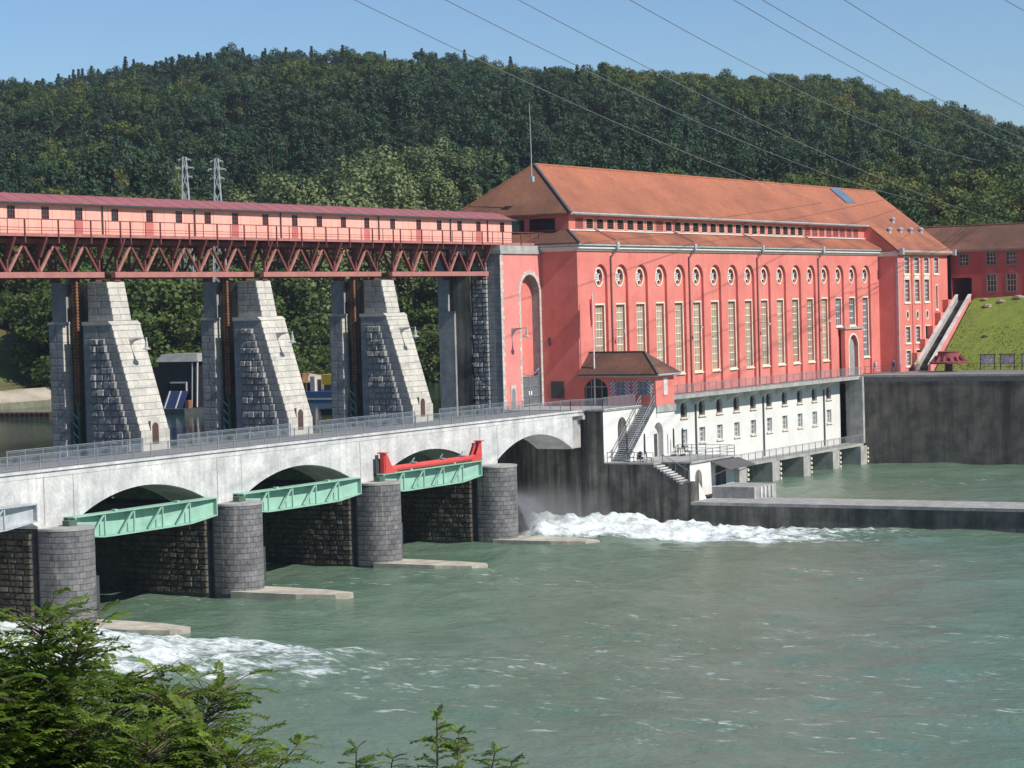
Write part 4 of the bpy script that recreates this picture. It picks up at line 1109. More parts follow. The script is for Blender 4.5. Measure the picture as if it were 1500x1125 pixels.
# ================================================================== abutment, terrace, stairs, pavilion
ab = thing('abutment', 'dark stained abutment and terrace base rising from the white water', 'abutment', (82, -3, ZW))
MB().box(XA, 86.5, .62, 9.0, ZW-2, -.2).build('river_wall', concrete_d, ab)
MB().box(XA+.55, 86.5, .04, .62, ZW-2, -.2).build('stoplog_groove', concrete_d, ab)
MB().box(XA, 86.5, -2.07, .04, ZW-2, -.2).build('river_wall', concrete_d, ab)
MB().box(XA+.01, 90.5, -7.5, -2.08, ZW-2, -5.32).build('river_wall', concrete_d, ab)
MB().box(80.3, 90.5, -10.45, -7.5, ZW-2, -5.32).build('terrace_block', concrete_d, ab)
MB().box(XA+.005, 80.3, -11.38, -7.5, ZW-2, -7.02).build('river_wall', concrete_d, ab)
MB().box(XA-.08, 90.7, -7.5, -2.2, -5.32, -5.18).build('terrace_paving', concrete_g, ab)
MB().box(80.22, 90.7, -10.7, -7.5, -5.32, -5.18).build('terrace_paving', concrete_g, ab)
m = MB(); bay(m, lambda x, q, z: (x, -10.47+q, z), 80.3, 84.6, -8.9, -5.32, [('arch', 82.2, .8, -8.0, -6.05, .8)], 0, .4); bay(m, lambda x, q, z: (x, -10.47+q, z), 84.6, 90.5, -8.9, -5.32, [('rect', 87.3, 1.25, -8.3, -6.0)], 0, .4); m.build('terrace_front', white, ab)
MB().box(81.3, 83.1, -10.46, -10.455, -8.0, -6.1).build('niche_back', concrete_d, ab) if False else None
MB().prism([(80.3, -10.5, -8.9), (82.0, -10.5, -8.9), (80.3, -10.5, -7.1)], (0, -.9, 0)).build('buttress', white, ab)
MB().box(86.0, 88.6, -10.44, -10.40, -8.4, -5.9).build('opening_dark_panel', black, ab)  # black panel standing in for the dark inside of the opening
MB().prism([(XA+.012, -7.5, -7.3), (XA+.012, -10.6, -7.3), (XA+.012, -10.6, -7.1), (XA+.012, -7.5, -5.42)], (1.75, 0, 0)).build('stair_flank', concrete_d, ab)
for k in range(9): MB().box(XA-.03, 80.28, -7.5-.34*(k+1)-.03, -7.5-.34*k, -5.25-.2*(k+1)-.13, -5.25-.2*(k+1)).build('stair_step', concrete_w, ab)
aw = thing('awning', 'grey sloping sheet awning over the dark opening below the terrace', 'awning', (88, -11, -6))
MB().prism([(85.0, -10.5, -5.45), (85.0, -12.4, -6.15), (85.0, -12.4, -6.24), (85.0, -10.5, -5.54)], (6.6, 0, 0)).build('sheet', M('grey sheet roofing', (.13,.125,.12), None, 1.5, rough=.6), aw)
for x in (85.2, 91.4): MB().bar((x, -10.5, -6.9), (x, -12.2, -6.2), .07).build('strut', steel, aw)

# white wall beside the forecourt, with the stairs in front
m = MB(); bay(m, lambda x, q, z: (x, -2.1+q, z), XA, 86.6, -5.2, -.17, [('arch', 82.5, .95, -5.2, -.95, .95)], 0, .9); m.build('white_wall', white, ab)
MB().box(81.4, 83.6, -1.2, -1.15, -5.2, -.9).build('arch_back', concrete_d, ab) if False else None
MB().box(XA-.05, 86.7, -2.25, 9.0, -.165, -.02).build('forecourt', concrete_g, ab)
MB().box(XA-.1, 86.75, -2.32, -1.7, -.02, .05).build('coping', concrete_w, ab)
m = MB()
al = [(80.1, -5.18), (81.9, -5.18)] + [(82.7-.8*math.cos(a), -5.18+.85*math.sin(a)) for a in [math.pi*i/10 for i in range(1, 10)]] + [(83.5, -5.18), (84.9, -5.18), (84.9, -1.3), (80.1, -5.05)]
m.poly([(x, -3.9, z) for x, z in al])
bay(m, lambda x, q, z: (x, -3.9+q, z), 84.9, 90.7, -5.18, -1.25, [('arch', 86.9, 1.05, -5.18, -1.72, 1.05)], 0, .62)
m.poly([(84.9, -3.9, -1.25), (86.5, -3.9, -1.25), (86.5, -3.9, -.1)])
m.box(86.6, 90.7, -3.9, 4.4, -1.24, -.72); m.poly([(90.7, -3.9, -5.18), (90.7, 4.5, -5.18), (90.7, 4.5, -.7), (90.7, -3.9, -.7)])
m.build('portal_wall', white, ab)
MB().box(85.7, 88.2, -3.3, -3.25, -5.18, -1.7).build('portal_back', white, ab)
MB().box(86.75, 87.7, -3.36, -3.31, -5.18, -2.9).build('portal_door', steel_d, ab)
st = thing('terrace_stairs', 'concrete outdoor stairs with tube handrails from forecourt down to the terrace', 'stairs', (83, -3, -5.2))
n = 26
for k in range(n):
    x1 = 86.5-6.5*k/n; z = -.02-5.1*(k+1)/n
    MB().box(x1-6.5/n, x1, -3.86, -2.14, z-.09, z+.0).build('step', concrete_w, st)
for y in (-3.8, -2.25):
    for dz in (.55, 1.0): MB().tube([(86.8, y, dz), (86.4, y, dz), (80.0, y, dz-5.1), (79.6, y, dz-5.1)], .035, 6).build('handrail', steel, st)
    for k in range(6):
        x = 86.4-6.4*k/5; z = -5.1*k/5
        MB().tube([(x, y, z-.1), (x, y, z+1.0)], .035, 6).build('baluster', steel, st)
railing('terrace_railing', 'thin two-rail steel railing round the river edge of the terrace', [(XA+.1, -2.4, -5.18), (XA+.1, -7.4, -5.18)], h=1.0, post=1.6, infill=False, rails=1)
railing('terrace_railing', 'thin steel railing along the downstream edge of the terrace above the awning', [(80.4, -10.5, -5.18), (90.6, -10.5, -5.18), (90.6, -4.2, -5.18)], h=1.0, post=1.7, infill=False, rails=2)
railing('stair_railing', 'thin sloping steel handrail beside the steps below the terrace', [(80.2, -7.6, -5.4), (80.2, -10.4, -6.95)], h=.95, post=1.5, infill=False, rails=0)
panelm = M('blue grey mesh panel', (.20,.24,.28), None, 2.0, rough=.5)
t = railing('forecourt_railing', 'blue grey panel railing on the white wall beside the pavilion', [(XA+.15, -2.0, .05), (85.6, -2.0, .05)], h=1.1, post=1.5, infill=True, pick=.07)
railing('forecourt_railing', 'short railing with gate joining the road bridge to the forecourt', [(76.4, .33, 0), (XA+.15, -2.0, .05)], h=1.05, post=1.2)

# ---- pavilion
pv = thing('pavilion', 'small red pavilion with brown hipped roof at the powerhouse corner', 'building', (88.6, 0, 0))
PX0, PX1, PY0, PY1 = 86.55, 90.7, -3.9, 4.68
TP = lambda x, q, z: (PX0+q, x, z)
m = MB()
bay(m, TP, 1.1, PY1, -.0, 3.3, [('arch', 2.9, 1.35, .0, 2.75, 1.0)], 0, .35)
bay(m, TP, -1.25, 1.1, -.0, 3.3, [('rect', .1, .5, 1.05, 2.45)], 0, .25)
bay(m, TP, PY0, -1.25, -.0, 3.3, [('rect', -2.45, .5, 1.05, 2.45)], 0, .25)
m.build('side_wall', red, pv)
m = MB(); m.poly([(PX0, PY0, -.0), (PX1, PY0, -.0), (PX1, PY0, 3.3), (PX0, PY0, 3.3)]); m.poly([(PX1, PY0, 0), (PX1, PY1, 0), (PX1, PY1, 3.3), (PX1, PY0, 3.3)]); m.build('front_wall', red, pv)
MB().box(PX0-.12, PX1+.12, PY0-.14, PY1-.05, -.71, -.01).build('plinth', concrete_g, pv)
o = MB().box(PX0+.28, PX0+.33, 1.55, 4.25, .0, 2.75).build('entrance', glass_d, pv)
b = MB()
for y in (1.6, 2.3, 3.5, 4.15): b.box(PX0+.2, PX0+.27, y-.04, y+.04, 0, 2.6)
b.box(PX0+.2, PX0+.27, 1.55, 4.25, 1.85, 1.95); b.build('frame', steel, o)
MB().box(PX0+.21, PX0+.26, 2.36, 3.44, 0, 1.84).build('doorway_dark_panel', black, o)  # black panel painted in for the unlit inside of the doorway
def stripe(name, sgn):
    m, t, b = nodes(name); g = t.nodes.new('ShaderNodeNewGeometry'); sx = t.nodes.new('ShaderNodeSeparateXYZ'); t.links.new(g.outputs['Position'], sx.inputs[0])
    a = t.nodes.new('ShaderNodeMath'); a.operation = 'MULTIPLY_ADD'; a.inputs[1].default_value = sgn; t.links.new(sx.outputs[1], a.inputs[0]); t.links.new(sx.outputs[2], a.inputs[2])
    f = t.nodes.new('ShaderNodeMath'); f.operation = 'MULTIPLY'; f.inputs[1].default_value = 2.6; t.links.new(a.outputs[0], f.inputs[0])
    fr = t.nodes.new('ShaderNodeMath'); fr.operation = 'FRACT'; t.links.new(f.outputs[0], fr.inputs[0])
    c = ramp(t, fr.outputs[0], [(.38, (.10,.03,.09)), (.42, (.55,.50,.56))]); t.links.new(c, b.inputs['Base Color']); b.inputs['Roughness'].default_value = .6
    return m
s1 = stripe('purple and white striped shutter paint rising', 1.0); s2 = stripe('purple and white striped shutter paint falling', -1.0)
for yc in (.1, -2.45):
    o = MB().box(PX0+.18, PX0+.22, yc-.5, yc+.5, 1.05, 2.45).build('window', glass_g, pv)
    b = MB()
    for y in (-.5, -.03, .44): b.box(PX0+.1, PX0+.17, yc+y, yc+y+.06, 1.05, 2.45)
    for z in (1.05, 1.7, 2.38): b.box(PX0+.11, PX0+.165, yc-.5, yc+.5, z, z+.06)
    b.build('glazing_bars', paleblue, o)
    MB().box(PX0-.06, PX0-.01, yc+.53, yc+1.13, 1.0, 2.5).build('shutter', s1, pv)
    MB().box(PX0-.06, PX0-.01, yc-1.13, yc-.53, 1.0, 2.5).build('shutter', s2, pv)
MB().box(88.2, 89.1, PY0-.07, PY0-.01, .95, 2.75).build('shutter', M('pale closed shutter', (.66,.58,.57), None, 3.0), pv)
MB().tube([(PX0-.12, 4.4, 3.05), (PX0-.12, -3.2, 2.75), (PX0-.12, -3.4, 2.6), (PX0-.12, -3.4, .1)], .045, 6).build('rain_pipe', zinc, pv)
ez = 3.2; rz = 5.35; rx = 88.62; e = .55
def pslab(pts, mat):
    m = MB(); k = len(pts); vs = [Vector(p) for p in pts] + [Vector(p)-Vector((0,0,.14)) for p in pts]
    m.add(vs, [tuple(range(k)), tuple(range(k, 2*k))[::-1]] + [(i, k+i, k+(i+1) % k, (i+1) % k) for i in range(k)]); return m.build('roof', mat, pv)
tile_p = tile_mat('dark brown pavilion tiles', (.20,.095,.06), (.115,.065,.05), (.29,.15,.09), 'y')
pslab([(PX0-e, PY1-.02, ez), (PX0-e, PY0-e, ez), (rx, -1.7, rz), (rx, PY1-.02, rz)], tile_p)
pslab([(PX0-e, PY0-e, ez), (PX1+e, PY0-e, ez), (rx, -1.7, rz)], tile_p)
pslab([(PX1+e, PY0-e, ez), (PX1+e, PY1-.02, ez), (rx, PY1-.02, rz), (rx, -1.7, rz)], tile_p)
MB().bar((PX0-e, PY0-e, ez+.05), (rx, -1.7, rz+.05), .2, .1).build('hip_ridge', copper, pv)
MB().bar((rx, -1.7, rz+.05), (rx, PY1-.05, rz+.05), .2, .1).build('ridge', copper, pv)
MB().box(PX0-e-.08, PX0-e+.1, PY0-e, PY1-.03, ez-.2, ez-.05).build('gutter', copper, pv)
MB().box(PX0-e, PX1+e, PY0-e-.08, PY0-e+.1, ez-.2, ez-.05).build('gutter', zinc, pv)
MB().box(PX0-e+.1, PX1+e-.05, PY0-e+.1, PY1-.05, ez-.28, ez-.15).build('soffit', cream, pv)

# ---- flag pole, signal, furniture
fp = on_z(872, 594, 0.0)
t = thing('flagpole', 'tall white flagpole beside the pavilion', 'flagpole', fp)
MB().tube([fp, fp+Vector((0,0,6)), fp+Vector((0,0,11.5))], [.09, .075, .05], 8).build('pole', white, t)
MB().lathe((fp.x, fp.y, 11.5), [(.03, 0), (.1, .08), (.03, .16)], 8).build('finial', zinc, t)
m = MB(); P = []
for i in range(7):
    for j in range(6): P.append((fp.x-.08-.10*j+.03*math.sin(i), fp.y+.14*math.sin(j*1.9+i*.35)*(j/5), 11.2-.48*i-.10*j))
m.add(P, [(i*6+j, i*6+j+1, (i+1)*6+j+1, (i+1)*6+j) for i in range(6) for j in range(5)])
tag(m.build('flag', M('red flag cloth', (.5,.04,.06), None, 2.0), None, True), 'limp red flag hanging from the white flagpole', 'flag')
sp = on_z(885, 590, 0.0)
t = thing('traffic_signal', 'dark traffic signal under a hooded lamp beside the pavilion entrance', 'signal', sp)
MB().tube([sp, sp+Vector((0,0,2.9))], .06, 6).build('pole', steel_d, t)
MB().box(sp.x-.2, sp.x+.2, sp.y-.35, sp.y+.1, 1.2, 2.35).build('housing', black, t)
for z in (1.5, 2.0): MB().lathe((sp.x-.22, sp.y-.2, z), [(.09, 0), (.09, .08)], 8).build('lens', white, t)
MB().lathe((sp.x, sp.y-.1, 2.75), [(.5, 0), (.5, .12), (.2, .22), (.07, .5)], 12).build('hood', zinc, t)
MB().box(sp.x+.25, sp.x+.75, sp.y-.4, sp.y-.1, .1, 2.2).build('cabinet', M('orange red cabinet', (.55,.14,.06), None, 1.5), t)
def parasol(x, y, label):
    t = thing('folded_parasol', label, 'parasol', (x, y, -5.18), 'folded parasols on the terrace')
    MB().tube([(x, y, -5.18), (x, y, -2.4)], .035, 6).build('pole', steel_d, t)
    MB().lathe((x, y, -4.45), [(.05, 0), (.10, .1), (.10, .9), (.085, 1.9), (.03, 2.05)], 8).build('folded_cloth', steel_d, t)
    MB().lathe((x, y, -5.18), [(.3, 0), (.3, .1), (.06, .14)], 10).build('base', concrete_g, t)
for x, y, l in ((79.9, -3.95, 'dark folded parasol at the foot of the terrace stairs'), (80.4, -5.6, 'dark folded parasol on the terrace beside the small arch under the stairs'), (88.9, -4.6, 'dark folded parasol just right of the white portal'), (89.5, -5.3, 'dark folded parasol beside the farthest terrace chair')): parasol(x, y, l)
wick = M('dark blue grey chair frame', (.07,.08,.10), None, 3.0, rough=.5)
def chair(x, y, a, label):
    t = thing('terrace_chair', label, 'chair', (x, y, -5.18), 'round-backed chairs on the terrace')
    z0 = -5.18; c, s = math.cos(a), math.sin(a)
    P = lambda u, v, z: (x+c*u-s*v, y+s*u+c*v, z0+z)
    MB().prism([P(-.25, -.24, .43), P(.25, -.24, .43), P(.27, .24, .43), P(-.27, .24, .43)], (0, 0, .05)).build('seat', wick, t)
    for u, v in ((-.22, -.2), (.22, -.2), (.22, .2), (-.22, .2)): MB().tube([P(u, v, .43), P(u*1.15, v*1.2, 0)], .022, 5).build('leg', wick, t)
    m = MB(); m.tube([P(.30*math.sin(q), .25+.05*math.cos(q), .78+.32*math.cos(q)) for q in [math.pi*2*i/14 for i in range(15)]], .03, 5)
    for q in (-.15, 0, .15): m.tube([P(q, .25, .5), P(q, .28, 1.05)], .014, 4)
    m.build('backrest', wick, t)
def table(x, y, label):
    t = thing('terrace_table', label, 'table', (x, y, -5.18), 'terrace tables')
    MB().lathe((x, y, -4.48), [(.42, 0), (.44, .02), (.42, .04)], 16).build('top', wick, t)
    MB().tube([(x, y, -5.15), (x, y, -4.47)], .04, 6).build('column', wick, t)
    MB().lathe((x, y, -5.18), [(.28, 0), (.25, .03), (.05, .06)], 10).build('foot', wick, t)
chair(79.45, -4.6, 2.2, 'dark round-backed chair at the river railing, the one nearest the stairs')
chair(79.5, -6.5, .6, 'dark round-backed chair at the river railing, farther from the stairs')
table(79.6, -5.5, 'small dark round table at the river railing')
chair(87.6, -5.4, -2.0, 'dark round-backed chair in front of the white portal')
chair(88.2, -6.4, .3, 'dark round-backed chair on the far side of the portal table')
chair(89.2, -6.0, 1.2, 'dark round-backed chair farthest along the terrace')
table(88.4, -5.6, 'small dark round table in front of the white portal')
# ================================================================== right bank
rb = thing('side_building', 'dark red two-storey side building with brown tiled roof above the grass slope', 'building', (196, -10, 9))
RX = 192.0
TR = lambda x, q, z: (RX+q, x, z)
WY_ = [-3.9-2.85*k for k in range(9)]
m = MB()
bay(m, TR, -1.3, 2.0, 9.0, 13.0, [('rect', .45, 1.45, 9.0, 12.6)], 0, 1.0)
bay(m, TR, -1.3, 2.0, 13.0, 16.4, [('rect', .1, .6, 14.35, 15.85)], 0, .25)
ey = [-1.3] + [(a+b)/2 for a, b in zip(WY_, WY_[1:])] + [-31]
for k, yc in enumerate(WY_):
    bay(m, TR, ey[k+1], ey[k], 8.6, 16.4, [('rect', yc, .62, 10.6, 12.9), ('rect', yc, .62, 14.35, 15.95)], 0, .25)
m.poly([(RX, -31, 8.6), (RX+11, -31, 8.6), (RX+11, -31, 16.4), (RX+5.5, -31, 20), (RX, -31, 16.4)])
m.build('wall', red_d, rb)
m = MB(); bay(m, lambda x, q, z: (RX+11+q, x, z), -4, 12, 8.6, 16.4, [('rect', 1.2, 1.6, 8.6, 12.6)], 0, -.4); m.build('rear_wall', red_d, rb)
for y0, y1 in ((-1.05, -1.0), (1.9, 1.95)): MB().box(RX+1, RX+11, y0, y1+.02, 9, 12.6).build('passage_wall', red_d, rb)
for k, (yc, z0, z1) in enumerate([(.1, 14.35, 15.85)] + [(y, a, b) for y in WY_ for a, b in ((10.6, 12.9), (14.35, 15.95))]):
    fr = MB(); ring(fr, TR, ('rect', yc, .62, z0, z1), .16, .05); o = fr.build('window', M('grey stone window trim', (.27,.22,.20), None, 2.0) if 'grey stone window trim' not in MATS else MATS['grey stone window trim'], rb)
    MB().box(RX+.2, RX+.23, yc-.62, yc+.62, z0, z1).build('pane', glass_d, o)
    b = MB()
    for j in range(1, 3): z = z0+(z1-z0)*j/3; b.box(RX+.13, RX+.19, yc-.62, yc+.62, z-.03, z+.03)
    for y in (-.21, .21): b.box(RX+.13, RX+.185, yc+y-.025, yc+y+.025, z0, z1)
    b.build('glazing_bars', cream, o)
for y in WY_: MB().box(RX-.05, RX+.02, y-.5, y+.5, 13.1, 14.1).build('blind_panel', M('dusky pink panel', (.42,.11,.10), None, 1.0) if 'dusky pink panel' not in MATS else MATS['dusky pink panel'], rb)
MB().box(RX-.3, RX+.05, -31.2, 1.9, 16.2, 16.5).build('eave', M('grey brown eave', (.28,.22,.18), None, 2.0), rb)
m = MB()
P = [(RX-.2, -31.4, 16.45), (RX-.2, 14, 16.45), (RX+5.5, 14, 20.0), (RX+5.5, -31.4, 20.0), (RX+11.5, 14, 16.45), (RX+11.5, -31.4, 16.45)]
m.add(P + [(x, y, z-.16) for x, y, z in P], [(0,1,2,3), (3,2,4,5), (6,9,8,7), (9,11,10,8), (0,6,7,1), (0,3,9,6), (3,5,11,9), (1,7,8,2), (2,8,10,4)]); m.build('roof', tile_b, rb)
MB().tube([(RX+5.5, -31.4, 20.03), (RX+5.5, 14, 20.03)], .15, 6).build('ridge', tile_b, rb)

# stairs up to the passage
ss = thing('bank_stairs', 'long straight stairs with pale parapets climbing to the side building passage', 'stairs', (183, 0, .2))
SX0, SX1, SZ0, SZ1 = 174.6, 191.6, .2, 9.4; n = 48
for k in range(n):
    x = SX0+(SX1-SX0)*k/n; z = SZ0+(SZ1-SZ0)*(k+1)/n
    MB().box(x, x+(SX1-SX0)/n, -.75, .75, z-.5, z).build('step', concrete_d, ss)
def parapet(y0, y1, mat, h):
    for k in range(6):
        xa = SX0-.4+(SX1-SX0)*k/6; xb = SX0-.4+(SX1-SX0)*(k+1)/6-.02; za = SZ0+(SZ1-SZ0)*k/6; zb = SZ0+(SZ1-SZ0)*(k+1)/6
        MB().prism([(xa, y0, za-1.2), (xb, y0, zb-1.2), (xb, y0, zb+h), (xa, y0, za+h)], (0, y1-y0, 0)).build('parapet', mat, ss)
        MB().prism([(xa, y0-.06, za+h), (xb, y0-.06, zb+h), (xb, y0-.06, zb+h+.14), (xa, y0-.06, za+h+.14)], (0, y1-y0+.12, 0)).build('parapet_coping', concrete_w, ss)
parapet(.78, 1.1, concrete_g, .75); parapet(-1.15, -.78, pink, .75)
for k in range(5):
    x0 = 175.4+3.2*k; z = 2.6+1.75*k
    MB().box(x0, x0+3.18, 1.15, 1.97, .1, z).build('stepped_wall', red, ss)
# old turbine runner on show
tr = thing('turbine_runner', 'dark red bell-shaped turbine runner shown on a pedestal beside the quay road', 'turbine runner', (171.5, -4.6, .2))
run_m = M('dark red oxide paint', (.27,.075,.075), (.2,.05,.055), 2.0)
MB().lathe((171.5, -4.6, .2), [(.55, 0), (.5, .7), (.5, 1.0)], 12).build('pedestal', steel_d, tr)
MB().lathe((171.5, -4.6, .2), [(1.0, .95), (2.5, 1.0), (2.55, 1.25), (1.9, 1.4)], 24).build('skirt', run_m, tr)
MB().lathe((171.5, -4.6, .2), [(1.75, 1.36), (1.55, 1.7), (1.35, 2.4), (1.45, 2.6), (1.2, 2.65)], 24).build('crown', run_m, tr)
for k in range(14):
    a = 2*math.pi*k/14; c, s = math.cos(a), math.sin(a)
    MB().prism([(171.5+1.4*c, -4.6+1.4*s, 1.5), (171.5+2.4*c, -4.6+2.4*s, 1.45), (171.5+1.7*c, -4.6+1.7*s, 2.3)], (-.12*s, .12*c, 0)).build('blade', run_m, tr)
# display boards
def board(x, y, label, colr):
    t = thing('display_board', label, 'sign', (x, y, .2), 'display boards on the grass edge')
    for dy in (-.95, .95): MB().box(x-.05, x+.05, y+dy-.05, y+dy+.05, .0, 2.2).build('post', steel_d, t)
    MB().box(x-.04, x+.04, y-.9, y+.9, .95, 2.15).build('panel', colr, t)
    MB().box(x-.25, x+.35, y-1.1, y+1.1, 2.2, 2.32).build('hood', steel_d, t)
def picture_mat(name, a, b):
    m, t, bs = nodes(name); c = ramp(t, nz(t, pos(t), 3.5, 4), [(.35, a), (.5, (.62,.64,.66)), (.65, b)]); t.links.new(c, bs.inputs['Base Color']); bs.inputs['Roughness'].default_value = .4; return m
board(174.2, -9.0, 'dark hooded display board with pale picture, nearest the turbine runner', picture_mat('pale picture print', (.3,.33,.35), (.7,.7,.7)))
board(174.2, -11.7, 'dark hooded display board with red and blue picture, between the other two', picture_mat('mixed picture print', (.45,.10,.08), (.12,.2,.4)))
board(174.2, -14.6, 'hooded display board with blank pale blue panels, farthest from the turbine runner', picture_mat('pale blue print', (.42,.48,.58), (.5,.55,.62)))
railing('quay_fence', 'low dark steel fence along the foot of the grass slope', [(173.6, -6.5, .2), (173.6, -40, .2)], h=.9, post=2.2, infill=False, rails=1, mat=steel_d)
bl = M('pale boulder', (.42,.36,.27), (.25,.21,.16), 2.0, bump=.03)
def boulder(u, v, X, s, seed, label, mat=bl):
    d = C_R*((u-750)/F_PX) + C_D*((v-562.5)/F_PX) + C_F; p = CAM + d*((X-CAM.x)/d.x)
    p.z = float(np.interp(p.x, [173, 175, 190.5, 193, 216], [-.3, .3, 9.4, 9.9, 10.4]))
    r = random.Random(seed); bm = bmesh.new(); bmesh.ops.create_icosphere(bm, subdivisions=2, radius=1.0)
    for q in bm.verts: q.co *= r.uniform(.8, 1.1); q.co.x *= s*.9; q.co.y *= s*1.25; q.co.z *= s*.62
    me = bpy.data.meshes.new('boulder'); bm.to_mesh(me); bm.free()
    tag(put('boulder', me, mat, None, (p.x, p.y, p.z+s*.3)), label, 'boulder', 'boulders on the grass slope')
boulder(1446, 455, 188.8, .55, 1, 'pale boulder on the grass, lowest of those below the side building windows')
boulder(1442, 445, 190.4, .42, 2, 'pale boulder against the side building wall, nearest the passage')
boulder(1467, 446, 189.8, .5, 3, 'pale boulder in the middle of the row under the side building windows')
boulder(1492, 440, 190.6, .65, 4, 'largest pale boulder under the side building, farthest from the passage')
boulder(1443, 501, 182.0, .36, 5, 'small dark boulder half way down the grass slope', stone_b)

# people: one continuous skinned body each
def person(x, y, z, face, label, shirt, trous, stride=.25):
    t = thing('person', label, 'person', (x, y, z))
    me = bpy.data.meshes.new('body')
    V = [(0,0,.95), (0,0,1.2), (0,0,1.42), (0,0,1.53), (0,.02,1.66),
         (.1,0,.92), (.11,stride,.5), (.11,stride*.9-.12,.06), (.11,stride+.06,.03),
         (-.1,0,.92), (-.11,-stride*.6,.5), (-.11,-stride*1.3,.08), (-.11,-stride*1.3+.16,.03),
         (.19,0,1.40), (.24,-.1,1.13), (.22,.06,.90), (-.19,0,1.40), (-.24,.1,1.13), (-.22,.2,.92)]
    E = [(0,1),(1,2),(2,3),(3,4),(0,5),(5,6),(6,7),(7,8),(0,9),(9,10),(10,11),(11,12),(2,13),(13,14),(14,15),(2,16),(16,17),(17,18)]
    me.from_pydata(V, E, [])
    o = put('body', me, None, t, (x, y, z)); o.rotation_euler = (0, 0, face)
    R_ = [.15,.14,.15,.06,.105,.10,.075,.05,.045,.10,.075,.05,.045,.065,.05,.038,.065,.05,.038]
    sk = o.modifiers.new('skin', 'SKIN'); me.skin_vertices[0].data[0].use_root = True
    for i, q in enumerate(R_): me.skin_vertices[0].data[i].radius = (q, q*.85)
    sb = o.modifiers.new('sub', 'SUBSURF'); sb.levels = 1; sb.render_levels = 2
    m, nt_, b = nodes('clothes and skin'); g = nt_.nodes.new('ShaderNodeTexCoord'); sx = nt_.nodes.new('ShaderNodeSeparateXYZ'); nt_.links.new(g.outputs['Object'], sx.inputs[0])
    mr = nt_.nodes.new('ShaderNodeMath'); mr.operation = 'DIVIDE'; mr.inputs[1].default_value = 2.0; nt_.links.new(sx.outputs[2], mr.inputs[0])
    c = ramp(nt_, mr.outputs[0], [(.04, (.03,.03,.03)), (.05, trous), (.475, trous), (.48, shirt), (.745, shirt), (.755, (.42,.26,.19)), (.855, (.42,.26,.19)), (.865, (.05,.03,.02))])
    c.node.color_ramp.interpolation = 'CONSTANT'; nt_.links.new(c, b.inputs['Base Color']); b.inputs['Roughness'].default_value = .8
    me.materials.append(m)
    return t
person(165.6, 3.4, .2, 1.4, 'person in pale top and pale trousers walking on the quay', (.55,.56,.60), (.36,.40,.46))
person(167.2, 1.4, .2, 1.6, 'person in dark blue clothes walking on the quay', (.07,.08,.14), (.05,.06,.09))
person(173.2, .2, .2, -1.0, 'person in yellow top standing at the foot of the bank stairs', (.60,.45,.10), (.25,.22,.18), .08)
railing('quay_fence', 'dark handrail on the quay in front of the end wing', [(163.5, 4.0, .15), (170.8, 1.8, .15)], h=1.0, post=1.8, infill=False, rails=2, mat=steel_d)

# ================================================================== things on the upstream water
def up(u, v): return on_z(u, v, ZH)
b0 = up(262, 606)
wb = thing('work_pontoon', 'black cabin work pontoon with grey roof and blue ramp moored above the weir', 'boat', b0)
bx, by = b0.x, b0.y
def bb(name, mat, x0, x1, y0, y1, z0, z1): return MB().box(bx+x0, bx+x1, by+y0, by+y1, z0, z1).build(name, mat, wb)
bb('hull', steel_d, -3.0, 4.5, -3.2, 2.6, ZH-.3, ZH+.7)
bb('rear_cabin', black, -.3, 4.2, -2.7, 2.5, ZH+.7, 5.0)
MB().prism([(bx-.4, by-3.3, 5.0), (bx-.4, by+2.9, 5.0), (bx+.2, by+2.4, 5.9), (bx+.2, by-2.7, 5.9)], (5.0, 0, 0)).build('roof', M('grey cabin roof', (.30,.29,.27), None, 1.0), wb)
MB().prism([(bx-.35, by+1.0, 4.7), (bx-.35, by+3.3, 4.4), (bx-.35, by+4.0, 3.2), (bx-.35, by+4.0, 1.2), (bx-.35, by+3.3, .1), (bx-.35, by+1.0, -.3)], (2.5, 0, 0)).build('curved_side', black, wb)
MB().prism([(bx-.6, by+.9, 1.6), (bx-.6, by-1.9, 1.6), (bx-1.8, by-1.7, -.6), (bx-1.8, by+1.2, -.6)], (.12, 0, .05)).build('ramp', M('dark blue ramp paint', (.03,.05,.14), None, 1.0), wb)
for y in (.75, -.85): MB().prism([(bx-.66, by+y, 1.62), (bx-.66, by+y-.18, 1.62), (bx-1.86, by+y-.12, -.58), (bx-1.86, by+y+.06, -.58)], (.05, 0, .03)).build('ramp_stripe', white, wb)
for y in (-2.9, -2.2): MB().bar((bx-.3, by+y, -.2), (bx-.3, by+y-.25, 4.9), .14).build('frame_post', white, wb)
MB().bar((bx-.35, by-1.6, 2.6), (bx-.35, by+.8, 2.6), .16).build('cross_bar', white, wb)
MB().bar((bx-.35, by-1.5, 2.6), (bx-.35, by-1.5, 1.6), .16).build('cross_bar', white, wb)
bb('drum', rust, -1.2, -.5, -2.4, -1.9, ZH+.7, ZH+1.6)
c0 = up(478, 588)
cb = thing('work_barge', 'blue hulled work barge with yellow and grey machinery above the weir', 'boat', c0)
cx, cy = c0.x, c0.y
def cbx(name, mat, x0, x1, y0, y1, z0, z1): return MB().box(cx+x0, cx+x1, cy+y0, cy+y1, z0, z1).build(name, mat, cb)
cbx('hull', blue, -2, 2.5, -7, 5, ZH-.3, ZH+1.35); cbx('rubbing_strake', cream, -2.06, -2.0, -7, 5, ZH+.32, ZH+.5)
cbx('machine_housing', yellow, -.5, 1.5, -2.6, .3, ZH+2.15, ZH+3.4); cbx('engine_base', steel_d, -.7, 1.6, -2.2, -.2, ZH+1.35, ZH+2.14)
